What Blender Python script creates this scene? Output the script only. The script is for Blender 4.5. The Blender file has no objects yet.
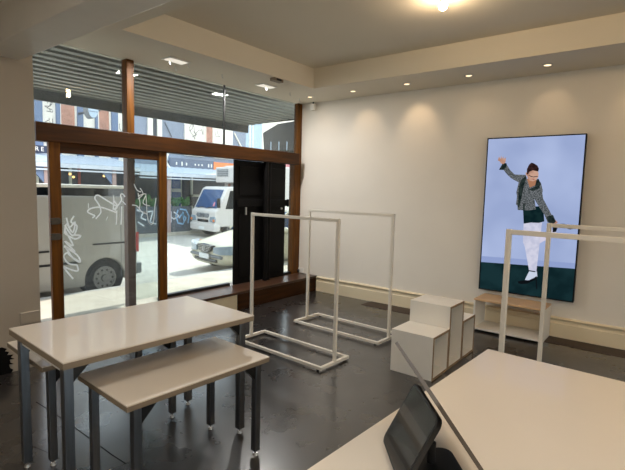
import bpy, bmesh, math, random
from mathutils import Vector, Matrix
random.seed(4)
S = bpy.context.scene
COL = S.collection
PI = math.pi

# ------------------------------------------------------------------ camera geometry
FPX = 460.03
RW = ((0.618, -0.060, 0.784), (-0.786, -0.079, 0.613), (0.025, -0.995, -0.095))
_vx = Vector((675 - 312.5, 200 - 235, FPX)).normalized()
_vy = Vector((-277 - 312.5, 176 - 235, FPX)).normalized()
_vz = _vx.cross(_vy)
if _vz.y > 0: _vz = -_vz
ROWS = (_vx, _vy, _vz)
EYE = Vector((0, 0, 1.5))
def ray(px, py):
    v = Vector((px - 312.5, py - 235, FPX))
    return Vector((_vx.dot(v), _vy.dot(v), _vz.dot(v)))
def on(axis, val, px, py):
    d = ray(px, py); return EYE + d * ((val - EYE[axis]) / d[axis])
def fx(X, px, py): p = on(0, X, px, py); return (p.y, p.z)     # measured place on the plane X = const
def fy(Y, px, py): p = on(1, Y, px, py); return (p.x, p.z)

# ------------------------------------------------------------------ materials
def lin(c):
    r = []
    for v in c:
        v = v / 255.0
        r.append(v / 12.92 if v <= 0.04045 else ((v + 0.055) / 1.055) ** 2.4)
    return (r[0], r[1], r[2], 1.0)
def mat(name, col, rough=0.5, metal=0.0, var=0.06, scale=6.0, stretch=(1, 1, 1), bump=0.0, spec=0.5, coat=0.0):
    m = bpy.data.materials.new(name); m.use_nodes = True
    nt = m.node_tree; N = nt.nodes; L = nt.links
    b = N['Principled BSDF']
    b.inputs['Roughness'].default_value = rough; b.inputs['Metallic'].default_value = metal
    b.inputs['Specular IOR Level'].default_value = spec; b.inputs['Coat Weight'].default_value = coat
    c = lin(col)
    tc = N.new('ShaderNodeTexCoord'); mp = N.new('ShaderNodeMapping'); mp.inputs['Scale'].default_value = stretch
    nz = N.new('ShaderNodeTexNoise'); nz.inputs['Scale'].default_value = scale; nz.inputs['Detail'].default_value = 5
    rp = N.new('ShaderNodeValToRGB')
    rp.color_ramp.elements[0].position = 0.3; rp.color_ramp.elements[1].position = 0.7
    rp.color_ramp.elements[0].color = (c[0] * (1 - var), c[1] * (1 - var), c[2] * (1 - var), 1)
    rp.color_ramp.elements[1].color = (min(1, c[0] * (1 + var)), min(1, c[1] * (1 + var)), min(1, c[2] * (1 + var)), 1)
    L.new(tc.outputs['Object'], mp.inputs['Vector']); L.new(mp.outputs[0], nz.inputs['Vector'])
    L.new(nz.outputs['Fac'], rp.inputs[0]); L.new(rp.outputs[0], b.inputs['Base Color'])
    if bump:
        bp = N.new('ShaderNodeBump'); bp.inputs['Strength'].default_value = bump; bp.inputs['Distance'].default_value = 0.01
        L.new(nz.outputs['Fac'], bp.inputs['Height']); L.new(bp.outputs[0], b.inputs['Normal'])
    return m
def emit(name, col, strength):
    if name.startswith(('pic_', 'screen')): strength *= 0.74
    m = bpy.data.materials.new(name); m.use_nodes = True
    nt = m.node_tree; N = nt.nodes; N.remove(N['Principled BSDF'])
    e = N.new('ShaderNodeEmission'); e.inputs[0].default_value = lin(col); e.inputs[1].default_value = strength
    nt.links.new(e.outputs[0], N['Material Output'].inputs[0]); return m
def glass(name, tint=(245, 250, 250), refl=1.0, dirt=0.0, dirtcol=(200, 205, 205), dirtscale=3.0, stretch=(1, 1, 1)):
    """thin window pane: clear transmission, Fresnel reflection, film of dirt"""
    m = bpy.data.materials.new(name); m.use_nodes = True
    nt = m.node_tree; N = nt.nodes; L = nt.links; N.remove(N['Principled BSDF'])
    tr = N.new('ShaderNodeBsdfTransparent'); tr.inputs[0].default_value = lin(tint)
    gl = N.new('ShaderNodeBsdfGlossy'); gl.inputs['Roughness'].default_value = 0.01
    fr = N.new('ShaderNodeFresnel'); ge = N.new('ShaderNodeNewGeometry'); ior = N.new('ShaderNodeMapRange')
    ior.inputs[3].default_value = 1.45; ior.inputs[4].default_value = 1 / 1.45      # same reflectance from both faces of the pane
    L.new(ge.outputs['Backfacing'], ior.inputs[0]); L.new(ior.outputs[0], fr.inputs[0])
    mu = N.new('ShaderNodeMath'); mu.operation = 'MULTIPLY'; mu.inputs[1].default_value = refl
    L.new(fr.outputs[0], mu.inputs[0])
    mx = N.new('ShaderNodeMixShader'); L.new(mu.outputs[0], mx.inputs[0]); L.new(tr.outputs[0], mx.inputs[1]); L.new(gl.outputs[0], mx.inputs[2])
    last = mx
    if dirt:
        df = N.new('ShaderNodeBsdfTranslucent'); df.inputs[0].default_value = lin(dirtcol)
        tc = N.new('ShaderNodeTexCoord'); mp = N.new('ShaderNodeMapping'); mp.inputs['Scale'].default_value = stretch
        nz = N.new('ShaderNodeTexNoise'); nz.inputs['Scale'].default_value = dirtscale; nz.inputs['Detail'].default_value = 6
        mr = N.new('ShaderNodeMapRange'); mr.inputs[1].default_value = 0.3; mr.inputs[2].default_value = 0.75
        mr.inputs[3].default_value = dirt * 0.4; mr.inputs[4].default_value = dirt * 1.6
        L.new(tc.outputs['Object'], mp.inputs[0]); L.new(mp.outputs[0], nz.inputs['Vector']); L.new(nz.outputs['Fac'], mr.inputs[0])
        m2 = N.new('ShaderNodeMixShader'); L.new(mr.outputs[0], m2.inputs[0]); L.new(mx.outputs[0], m2.inputs[1]); L.new(df.outputs[0], m2.inputs[2])
        last = m2
    L.new(last.outputs[0], N['Material Output'].inputs[0]); return m

M = {}
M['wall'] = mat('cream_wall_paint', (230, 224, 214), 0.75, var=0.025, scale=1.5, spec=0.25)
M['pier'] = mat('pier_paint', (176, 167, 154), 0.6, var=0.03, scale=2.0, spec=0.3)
M['ceil'] = mat('ceiling_paint', (226, 219, 204), 0.85, var=0.02, scale=1.0, spec=0.2)
M['skirt'] = mat('skirting_paint', (228, 214, 184), 0.45, var=0.03, scale=3)
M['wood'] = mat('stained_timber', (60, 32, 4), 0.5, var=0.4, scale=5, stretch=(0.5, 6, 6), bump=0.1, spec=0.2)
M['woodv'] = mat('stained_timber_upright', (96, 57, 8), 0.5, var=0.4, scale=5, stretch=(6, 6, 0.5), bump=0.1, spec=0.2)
M['darkpost'] = mat('hazed_post', (112, 80, 68), 0.5, var=0.3, scale=6, stretch=(6, 6, 0.6), bump=0.1)  # same timber as the upper post, greyed to imitate haze of the door glass
M['sill'] = mat('sill_timber', (74, 50, 36), 0.3, var=0.35, scale=4, stretch=(0.4, 5, 5), bump=0.1)
M['black'] = mat('black_paint', (7, 6, 6), 0.6, var=0.2, scale=5, spec=0.15)
M['blackmetal'] = mat('black_metal', (14, 14, 15), 0.4, var=0.15, scale=12)
M['chrome'] = mat('dull_chrome', (190, 190, 190), 0.3, 1.0, var=0.08)
M['steel'] = mat('brushed_steel', (122, 127, 134), 0.3, 0.95, var=0.12, scale=9, stretch=(8, 8, 0.6))
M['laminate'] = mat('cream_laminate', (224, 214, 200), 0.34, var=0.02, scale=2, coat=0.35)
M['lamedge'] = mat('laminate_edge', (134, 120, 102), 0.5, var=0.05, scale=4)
M['white'] = mat('white_melamine', (232, 228, 220), 0.45, var=0.02)
M['ply'] = mat('bare_board_edge', (142, 118, 92), 0.6, var=0.12, scale=20)
M['rack'] = mat('white_powder_coat', (228, 222, 210), 0.4, var=0.02)
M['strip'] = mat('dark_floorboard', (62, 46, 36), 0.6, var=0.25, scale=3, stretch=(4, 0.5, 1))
M['plastic'] = mat('black_plastic', (30, 30, 31), 0.45, var=0.1)
M['tabback'] = mat('brown_grey_casing', (86, 76, 66), 0.5, var=0.06)
M['tabface'] = mat('dark_touch_glass', (44, 42, 41), 0.14, var=0.05, coat=0.6)
M['whiteplast'] = mat('white_plastic', (235, 232, 225), 0.4, var=0.02)
M['gl_clear'] = glass('clear_shop_glass', (244, 249, 248), dirt=0.03)
M['gl_dirty'] = glass('dusty_door_glass', (238, 243, 243), dirt=0.035, stretch=(5, 1, 0.7), dirtscale=4)
M['gl_upper'] = glass('dusty_upper_glass', (240, 243, 241), refl=1.0, dirt=0.05, dirtscale=2)
M['paintpen'] = mat('white_marker_paint', (240, 244, 246), 0.6, var=0.02)
_n = M['paintpen'].node_tree; _t = _n.nodes.new('ShaderNodeBsdfTranslucent'); _t.inputs[0].default_value = (0.95, 0.97, 0.98, 1)
_a = _n.nodes.new('ShaderNodeMixShader'); _a.inputs[0].default_value = 0.5; _o = _n.nodes['Material Output']
_n.links.new(_n.nodes['Principled BSDF'].outputs[0], _a.inputs[1]); _n.links.new(_t.outputs[0], _a.inputs[2]); _n.links.new(_a.outputs[0], _o.inputs[0])
M['latch'] = mat('aged_brass', (84, 78, 70), 0.4, 0.6, var=0.2, scale=20)
M['rubber'] = mat('black_rubber', (22, 22, 23), 0.7, var=0.1)
# floor: dark sealed concrete with clouds and scuffs
def floor_mat():
    m = mat('sealed_dark_concrete', (66, 58, 54), 0.3, var=0.0)
    nt = m.node_tree; N = nt.nodes; L = nt.links; b = N['Principled BSDF']
    tc = N.new('ShaderNodeTexCoord')
    a = N.new('ShaderNodeTexNoise'); a.inputs['Scale'].default_value = 1.6; a.inputs['Detail'].default_value = 3; a.inputs['Roughness'].default_value = 0.5
    r = N.new('ShaderNodeValToRGB'); e = r.color_ramp.elements
    e[0].position = 0.3; e[0].color = lin((34, 31, 30)); e[1].position = 0.72; e[1].color = lin((48, 44, 42))
    L.new(tc.outputs['Object'], a.inputs['Vector']); L.new(a.outputs['Fac'], r.inputs[0]); L.new(r.outputs[0], b.inputs['Base Color'])
    n2 = N.new('ShaderNodeTexNoise'); n2.inputs['Scale'].default_value = 3; n2.inputs['Detail'].default_value = 3; n2.inputs['Roughness'].default_value = 0.6
    mr = N.new('ShaderNodeMapRange'); mr.inputs[1].default_value = 0.3; mr.inputs[2].default_value = 0.7; mr.inputs[3].default_value = 0.24; mr.inputs[4].default_value = 0.34
    L.new(tc.outputs['Object'], n2.inputs['Vector']); L.new(n2.outputs['Fac'], mr.inputs[0]); L.new(mr.outputs[0], b.inputs['Roughness'])
    bp = N.new('ShaderNodeBump'); bp.inputs['Strength'].default_value = 0.015; bp.inputs['Distance'].default_value = 0.003
    L.new(n2.outputs['Fac'], bp.inputs['Height']); L.new(bp.outputs[0], b.inputs['Normal'])
    b.inputs['Specular IOR Level'].default_value = 1.0; b.inputs['Coat Weight'].default_value = 0.4; b.inputs['Coat Roughness'].default_value = 0.16; b.inputs['Coat IOR'].default_value = 1.6
    return m
M['floor'] = floor_mat()

# ------------------------------------------------------------------ mesh helpers
class MB:
    def __init__(s): s.bm = bmesh.new()
    def box(s, x0, x1, y0, y1, z0, z1, bev=0.0, seg=2, mx=None):
        x0, x1 = min(x0, x1), max(x0, x1); y0, y1 = min(y0, y1), max(y0, y1); z0, z1 = min(z0, z1), max(z0, z1)
        vs = [s.bm.verts.new(p) for p in ((x0, y0, z0), (x1, y0, z0), (x1, y1, z0), (x0, y1, z0), (x0, y0, z1), (x1, y0, z1), (x1, y1, z1), (x0, y1, z1))]
        fs = [s.bm.faces.new([vs[i] for i in q]) for q in ((3, 2, 1, 0), (4, 5, 6, 7), (0, 1, 5, 4), (1, 2, 6, 5), (2, 3, 7, 6), (3, 0, 4, 7))]
        out = vs
        if bev:
            ed = list({e for f in fs for e in f.edges})
            r = bmesh.ops.bevel(s.bm, geom=ed, offset=bev, segments=seg, affect='EDGES', profile=0.5)
            out = list({v for f in r['faces'] for v in f.verts} | {v for v in vs if v.is_valid})
        if mx is not None: bmesh.ops.transform(s.bm, matrix=mx, verts=out)
        return s
    def cyl(s, p0, p1, r0, r1=None, n=16, cap=True):
        p0 = Vector(p0); p1 = Vector(p1); r1 = r0 if r1 is None else r1
        d = (p1 - p0).normalized(); a = d.orthogonal().normalized(); b = d.cross(a)
        A = []; B = []
        for i in range(n):
            t = 2 * PI * i / n; o = a * math.cos(t) + b * math.sin(t)
            A.append(s.bm.verts.new(p0 + o * r0)); B.append(s.bm.verts.new(p1 + o * r1))
        for i in range(n):
            j = (i + 1) % n; s.bm.faces.new((A[i], A[j], B[j], B[i]))
        if cap: s.bm.faces.new(A[::-1]); s.bm.faces.new(B)
        return s
    def prism(s, pts, axis, lo, hi, bev=0.0, seg=2):
        def P(q, w):
            if axis == 0: return (w, q[0], q[1])
            if axis == 1: return (q[0], w, q[1])
            return (q[0], q[1], w)
        A = [s.bm.verts.new(P(q, lo)) for q in pts]; B = [s.bm.verts.new(P(q, hi)) for q in pts]; n = len(pts)
        f = [s.bm.faces.new(A), s.bm.faces.new(B[::-1])]
        for i in range(n):
            j = (i + 1) % n; f.append(s.bm.faces.new((A[i], B[i], B[j], A[j])))
        bmesh.ops.recalc_face_normals(s.bm, faces=f)
        if bev:
            bmesh.ops.bevel(s.bm, geom=list({e for q in f for e in q.edges}), offset=bev, segments=seg, affect='EDGES', profile=0.5)
        return s
    def face(s, pts): s.bm.faces.new([s.bm.verts.new(p) for p in pts]); return s
    def tube(s, pts, r, n=6, closed=False):
        pts = [Vector(p) for p in pts]; rings = []
        for i, p in enumerate(pts):
            d = (pts[min(i + 1, len(pts) - 1)] - pts[max(i - 1, 0)]).normalized()
            a = d.cross(Vector((0.31, 0.2, 0.93))).normalized(); b = d.cross(a)
            rr = r[i] if isinstance(r, (list, tuple)) else r
            rings.append([s.bm.verts.new(p + (a * math.cos(2 * PI * k / n) + b * math.sin(2 * PI * k / n)) * rr) for k in range(n)])
        for A, B in zip(rings, rings[1:]):
            for k in range(n):
                j = (k + 1) % n; s.bm.faces.new((A[k], A[j], B[j], B[k]))
        s.bm.faces.new(rings[0][::-1]); s.bm.faces.new(rings[-1]); return s
    def ball(s, c, r, sc=(1, 1, 1), u=20, v=12):
        bmesh.ops.create_uvsphere(s.bm, u_segments=u, v_segments=v, radius=r, matrix=Matrix.Translation(c) @ Matrix.Diagonal((*sc, 1))); return s
    def ring(s, c, axis, ro, ri, lo, hi, n=28):
        """flat annulus with thickness about an axis through c"""
        def P(t, r, w):
            a, b = r * math.cos(t), r * math.sin(t)
            q = {0: (w, a, b), 1: (a, w, b), 2: (a, b, w)}[axis]
            return (c[0] + q[0], c[1] + q[1], c[2] + q[2])
        R = [[s.bm.verts.new(P(2 * PI * i / n, r, w)) for i in range(n)] for r, w in ((ro, lo), (ro, hi), (ri, hi), (ri, lo))]
        for k in range(4):
            A, B = R[k], R[(k + 1) % 4]
            for i in range(n): s.bm.faces.new((A[i], A[(i + 1) % n], B[(i + 1) % n], B[i]))
        return s
    def loft(s, rings, cap=True):
        V = [[s.bm.verts.new(p) for p in r] for r in rings]; n = len(V[0])
        for A, B in zip(V, V[1:]):
            for k in range(n):
                j = (k + 1) % n; s.bm.faces.new((A[k], A[j], B[j], B[k]))
        if cap: s.bm.faces.new(V[0][::-1]); s.bm.faces.new(V[-1])
        return s
    def build(s, name, m, parent=None, smooth=False, sub=0, off=None):
        bmesh.ops.recalc_face_normals(s.bm, faces=s.bm.faces[:])
        if off is not None: bmesh.ops.translate(s.bm, vec=off, verts=s.bm.verts[:])
        me = bpy.data.meshes.new(name); s.bm.to_mesh(me); s.bm.free()
        me.materials.append(m)
        if smooth or sub:
            for p in me.polygons: p.use_smooth = True
        if smooth and not sub:
            me.set_sharp_from_angle(angle=math.radians(40))
        o = bpy.data.objects.new(name, me); COL.objects.link(o)
        if parent: o.parent = parent
        if sub:
            md = o.modifiers.new('sub', 'SUBSURF'); md.levels = sub; md.render_levels = sub
        return o
def tag(o, label=None, cat=None, group=None, kind=None):
    if label: o['label'] = label
    if cat: o['category'] = cat
    if group: o['group'] = group
    if kind: o['kind'] = kind
    return o
def empty(name, loc, label, cat, group=None, rz=0.0):
    o = bpy.data.objects.new(name, None); COL.objects.link(o); o.location = loc; o.rotation_euler = (0, 0, rz)
    o.empty_display_size = 0.1
    return tag(o, label, cat, group)
def struct(o): o['kind'] = 'structure'; return o
def copy_tree(o, parent=None):
    c = o.copy(); COL.objects.link(c)
    if parent: c.parent = parent
    for ch in [x for x in list(COL.objects) if x.parent == o]: copy_tree(ch, c)
    return c
def text_mesh(body, size, depth=0.004):
    cu = bpy.data.curves.new('lettering', 'FONT'); cu.body = body; cu.size = size; cu.extrude = depth; cu.align_x = 'CENTER'; cu.align_y = 'CENTER'
    o = bpy.data.objects.new('lettering_tmp', cu); COL.objects.link(o)
    bpy.context.view_layer.update()
    me = bpy.data.meshes.new_from_object(o); bpy.data.objects.remove(o); return me
def letters(name, body, size, m, parent, loc, rot):
    me = text_mesh(body, size); me.materials.clear(); me.materials.append(m)
    o = bpy.data.objects.new(name, me); COL.objects.link(o); o.parent = parent; o.location = loc; o.rotation_euler = rot; return o

# ================================================================== ROOM SHELL
XR = 5.45          # right wall
GY = 4.56          # shop-front glass
ZS = 2.793         # soffit
ZT = 3.04          # recessed ceiling
XL, YB = -2.6, -3.6
struct(MB().box(XL, XR + 0.12, YB, 4.56, -0.1, 0.0).build('floor', M['floor']))
struct(MB().box(XR, XR + 0.12, YB, 4.62, 0.0, ZT + 0.12).build('wall_right', M['wall']))
struct(MB().box(XL - 0.12, XL, YB, 4.62, 0, ZT + 0.12).build('wall_left', M['wall']))
struct(MB().box(XL - 0.12, 0.6, YB - 0.12, YB, 0, ZT + 0.12).box(0.6, 3.4, YB - 0.12, YB, 2.55, ZT + 0.12).box(3.4, XR + 0.12, YB - 0.12, YB, 0, ZT + 0.12).build('wall_back', M['wall']))
struct(MB().box(0.6, 0.68, YB - .1, YB - .02, 0, 2.55).box(1.96, 2.04, YB - .1, YB - .02, 0, 2.55).box(3.32, 3.4, YB - .1, YB - .02, 0, 2.55).box(0.6, 3.4, YB - .1, YB - .02, 2.47, 2.55).build('trim_20', M['woodv']))
struct(MB().box(0.68, 3.32, YB - .064, YB - .056, 0.02, 2.47).build('added_rear_window', M['gl_clear']))  # rear window added unseen behind the camera to let daylight in
# pier and solid wall left of the shop front
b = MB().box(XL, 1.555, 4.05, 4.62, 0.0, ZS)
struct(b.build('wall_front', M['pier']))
struct(MB().box(1.40, 1.55, 4.036, 4.052, 0.372, 0.468, 0.004).build('trim_1', M['pier']))
# torn black patch low on the pier with a ragged edge
rag = [(0.6, 0.0), (0.6, 0.235), (1.27, 0.22), (1.302, 0.20), (1.285, 0.185), (1.315, 0.172), (1.30, 0.15), (1.345, 0.142), (1.325, 0.125), (1.352, 0.105), (1.318, 0.108), (1.322, 0.082), (1.345, 0.066), (1.312, 0.07), (1.318, 0.04), (1.34, 0.02), (1.325, 0.0)]
struct(MB().prism(rag, 1, 4.044, 4.052).build('trim_2', M['black']))
# ceiling: soffit ring around a recessed tray, upper ceiling
V = (2.12, 4.70, -2.6, 3.72)  # tray x0,x1,y0,y1
b = MB()
b.box(XL, XR, V[3], 4.62, ZS, ZT + 0.1); b.box(V[1], XR, YB, V[3], ZS, ZT + 0.1)
b.box(1.47, V[0], YB, V[3], ZS, ZT + 0.1); b.box(XL, 1.47, YB, V[3], ZS + 0.0, ZT + 0.1); b.box(V[0], V[1], YB, V[2], ZS, ZT + 0.1)
struct(b.build('ceiling', M['ceil']))
struct(MB().box(V[0] - .01, V[1] + .01, V[2] - .01, V[3] + .01, ZT, ZT + 0.1).build('ceiling_recess', M['ceil']))
struct(MB().box(1.205, 1.47, YB, 4.06, 2.445, ZS + 0.01, 0.008).build('beam', M['white']))  # white instead of ceiling paint, standing in for light bounced onto the beam
# skirting along the right wall: stepped profile
prof = [(XR, 0.0), (XR - 0.022, 0.0), (XR - 0.022, 0.150), (XR - 0.014, 0.158), (XR - 0.014, 0.188), (XR - 0.03, 0.198), (XR - 0.034, 0.210), (XR - 0.012, 0.222), (XR, 0.222)]
b = MB(); A = [b.bm.verts.new((x, YB, z)) for x, z in prof]; B_ = [b.bm.verts.new((x, 4.16, z)) for x, z in prof]
for i in range(len(prof)): b.bm.faces.new((A[i], A[(i + 1) % len(prof)], B_[(i + 1) % len(prof)], B_[i]))
struct(b.build('baseboard_right', M['skirt']))
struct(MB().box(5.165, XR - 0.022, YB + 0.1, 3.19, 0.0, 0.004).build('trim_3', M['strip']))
# hairline cracks in the concrete
b = MB()
def crack(pts, w):
    for p, q in zip(pts, pts[1:]):
        p = Vector((*p, 0.0008)); q = Vector((*q, 0.0008)); n = Vector((-(q - p).y, (q - p).x, 0)).normalized() * w
        b.face((p + n, q + n, q - n, p - n))
crack([on(2, 0, *p).xy for p in ((36, 402), (52, 412), (68, 423), (82, 433), (97, 444), (112, 455), (126, 464))], 0.004)
crack([on(2, 0, *p).xy for p in ((30, 445), (46, 452), (60, 459))], 0.0015)
struct(b.build('trim_4', M['black']))

# ------------------------------------------------------------------ shop front
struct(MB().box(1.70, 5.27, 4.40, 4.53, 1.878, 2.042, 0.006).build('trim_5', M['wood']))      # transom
struct(MB().box(2.605, 2.69, 4.50, 4.60, 2.03, ZS, 0.006).build('trim_6', M['woodv']))       # upper post
struct(MB().box(2.612, 2.70, 4.52, 4.60, -0.1, 1.90, 0.006).build('trim_7', M['darkpost']))   # door-opening post
b = MB().box(5.275, 5.45, 4.515, 4.60, 0.20, 1.90, 0.006); b.box(5.275, 5.335, 4.50, 4.52, 0.2, 1.9, 0.004)
b.box(5.36, 5.45, 4.515, 4.60, 1.88, ZS, 0.006)
struct(b.build('trim_8', M['woodv']))
struct(MB().box(5.27, 5.362, 4.53, 4.58, 1.9, ZS).build('trim_9', M['lamedge'])) if False else None
b = MB().box(3.02, 4.05, 4.53, 4.59, 0.225, 0.262); b.box(5.07, 5.28, 4.53, 4.59, 0.225, 0.262)
struct(b.build('trim_9', M['blackmetal']))
# wall below the fixed window, timber sill shelf and its fronts
struct(MB().box(3.02, XR, 4.46, 4.62, -0.1, 0.226).build('wall_stall', M['wall']))
b = MB().prism([(3.03, 4.52), (3.03, 4.19), (3.30, 4.15), (XR, 4.15), (XR, 4.52)], 2, 0.200, 0.232, 0.004)
struct(b.build('window_sill', M['sill']))
struct(MB().box(3.86, XR, 4.175, 4.46, 0.0, 0.20).build('trim_10', M['wood']))
struct(MB().box(3.20, 3.858, 4.18, 4.46, 0.0, 0.20).build('trim_11', M['skirt']))
# panes
w1 = struct(MB().box(-0.56, 0.46, -0.004, 0.004, 2.04, ZS).build('window_1', M['gl_upper']))
w1.location = (2.14, GY, 0); w1.rotation_euler = (0, 0, math.radians(1.2))
struct(MB().box(2.69, 3.955, GY - 0.004, GY + 0.004, 2.04, ZS).build('window_2', M['gl_upper']))
struct(MB().box(3.96, 5.36, GY - 0.004, GY + 0.004, 2.04, ZS).build('window_3', M['gl_upper']))
struct(MB().box(3.945, 3.968, GY - 0.008, GY + 0.008, 2.04, ZS).build('trim_12', M['blackmetal']))
struct(MB().box(2.70, 5.275, GY - 0.004, GY + 0.004, 0.26, 1.88).build('window_4', M['gl_clear']))
# sliding timber door hung inside the opening
dY = 4.44
door = MB().box(1.806, 1.905, dY - 0.022, dY + 0.022, 0.012, 1.90, 0.004).build('door_1', M['woodv']); struct(door)
MB().box(2.924, 3.022, dY - 0.022, dY + 0.022, 0.012, 1.90, 0.004).build('stile', M['woodv'], door)
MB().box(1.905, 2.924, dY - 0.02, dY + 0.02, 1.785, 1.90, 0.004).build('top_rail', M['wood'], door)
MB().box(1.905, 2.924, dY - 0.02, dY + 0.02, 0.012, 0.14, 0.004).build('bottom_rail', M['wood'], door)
gdoor = MB().box(1.90, 2.93, dY - 0.003, dY + 0.003, 0.13, 1.79).build('glass_pane', M['gl_dirty'], door)
for zc in (fy(dY, 54, 221)[1], fy(dY, 54, 236.5)[1]):
    l = MB()
    l.prism([(1.812, zc - 0.03), (1.875, zc - 0.03), (1.893, zc - 0.014), (1.893, zc + 0.014), (1.875, zc + 0.03), (1.812, zc + 0.03)], 1, dY - 0.034, dY - 0.02, 0.003)
    for k in (-1, 0, 1): l.box(1.795, 1.815, dY - 0.032, dY - 0.022, zc + k * 0.022 - 0.005, zc + k * 0.022 + 0.005)
    l.build('latch', M['latch'], door)
# marker scrawl on the door glass (strokes follow the tags seen in the photograph)
_sk = [0]
def stroke(b, pts, px0=0, py0=0, sc=1.0, r=0.006, Y=dY - 0.005):
    _sk[0] += 1; Y -= 0.0004 * _sk[0]
    P = []
    for u, v in pts: x, z = fy(Y, px0 + u / sc, py0 + v / sc); P.append(Vector((x, Y, z)))
    Q = []
    for i in range(len(P) - 1):
        p0, p1, p2, p3 = P[max(i - 1, 0)], P[i], P[i + 1], P[min(i + 2, len(P) - 1)]
        for k in range(4):
            t = k / 4.0
            Q.append(0.5 * ((2 * p1) + (p2 - p0) * t + (2 * p0 - 5 * p1 + 4 * p2 - p3) * t * t + (3 * p1 - p0 - 3 * p2 + p3) * t ** 3))
    Q.append(P[-1])
    prev = None
    for i, c in enumerate(Q):
        d = Q[min(i + 1, len(Q) - 1)] - Q[max(i - 1, 0)]; n = Vector((-d.z, 0, d.x)).normalized() * r
        cur = (b.bm.verts.new(c + n), b.bm.verts.new(c - n))
        if prev: b.bm.faces.new((prev[0], cur[0], cur[1], prev[1]))
        prev = cur
g = MB()
s1 = 4.7   # first tag, crop origin 60,190
for p in ([(30, 130), (45, 175), (70, 150), (60, 200), (30, 160), (22, 205)], [(22, 165), (60, 215), (80, 170), (52, 150), (66, 122)], [(24, 205), (70, 230), (98, 215), (60, 212)],
          [(24, 190), (62, 262), (22, 240), (70, 290), (20, 262)], [(20, 265), (80, 305), (95, 340), (60, 318), (28, 272)], [(95, 340), (50, 310), (35, 295), (18, 312), (40, 345), (80, 352)],
          [(80, 352), (84, 380), (50, 374), (15, 358)], [(15, 358), (30, 380), (62, 418)]):
    stroke(g, p, 60, 190, s1, 0.008)
s2 = 11.76  # second tag, crop origin 85,185
for p in ([(120, 135), (118, 165), (160, 225), (185, 290), (180, 335), (125, 398)], [(120, 128), (160, 122), (230, 165), (380, 255)], [(85, 388), (115, 362), (80, 345), (30, 315), (60, 280), (140, 262), (220, 270), (365, 322)],
          [(335, 120), (338, 200), (332, 292)], [(335, 180), (380, 245), (350, 300)], [(340, 290), (375, 255), (428, 180), (418, 120), (440, 105), (470, 140)], [(440, 190), (478, 232)], [(40, 215), (40, 275)], [(270, 370), (248, 415)], [(372, 300), (372, 400), (368, 465)], [(430, 250), (428, 380), (424, 466)]):
    stroke(g, p, 85, 185, s2, 0.0075 if len(p) > 2 else 0.004)
for p in ([(138, 193), (140, 203), (139, 210)], [(138, 196), (146, 194), (143, 203), (150, 206)], [(146, 196), (148, 220), (153, 223), (155, 205), (156, 198)], [(140, 188), (143, 194), (138, 199)], [(134, 184), (137, 190), (141, 192)],
          [(132, 205), (137, 206), (142, 212), (147, 214)]):
    stroke(g, p, 0, 0, 1.0, 0.005)
g.build('scrawl', M['paintpen'], gdoor)

# ------------------------------------------------------------------ black folded shutters inside the window
t = empty('folding_shutter', (4.6, 4.5, 0.232), 'black folded shutter panels standing on the timber window sill', 'shutter')
def off(o): o.matrix_parent_inverse = Matrix.Translation(-Vector(o.parent.location)); return o
def part(mb, name, m, parent, **k):
    """build in world coordinates under an unrotated Empty"""
    return mb.build(name, m, parent, off=-Vector(parent.location), **k)
H0, H1 = 0.234, 1.876
b = MB().box(4.09, 4.64, 4.505, 4.53, H0, H1, 0.004); b.box(4.17, 4.56, 4.495, 4.51, 0.33, 1.2, 0.004); b.box(4.17, 4.56, 4.495, 4.51, 1.42, 1.8, 0.004)
part(b, 'panel', M['black'], t)
b = MB().box(4.68, 5.07, 4.49, 4.53, H0, H1, 0.004); b.box(4.74, 5.02, 4.48, 4.495, 0.33, 1.2, 0.004); b.box(4.74, 5.02, 4.48, 4.495, 1.42, 1.8, 0.004)
part(b, 'panel', M['black'], t)
part(MB().cyl((4.61, 4.44, H0), (4.61, 4.44, H1), 0.035, n=14).cyl((4.68, 4.45, H0), (4.68, 4.45, H1), 0.03, n=14), 'hinge_post', M['black'], t, smooth=True)
part(MB().box(4.12, 5.09, 4.468, 4.49, 1.27, 1.36, 0.004), 'cross_bar', M['black'], t)
x, z = fy(4.46, 246, 211); part(MB().box(x - 0.012, x + 0.012, 4.452, 4.47, z - 0.05, z + 0.05, 0.003), 'bolt', M['chrome'], t)
x, z = fy(4.46, 281.5, 208.5); part(MB().cyl((x, 4.45, z), (x, 4.47, z), 0.014, n=10), 'lock', M['chrome'], t)
part(MB().box(5.075, 5.10, 4.44, 4.47, 1.26, 1.37, 0.006), 'grip', M['black'], t)

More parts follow.
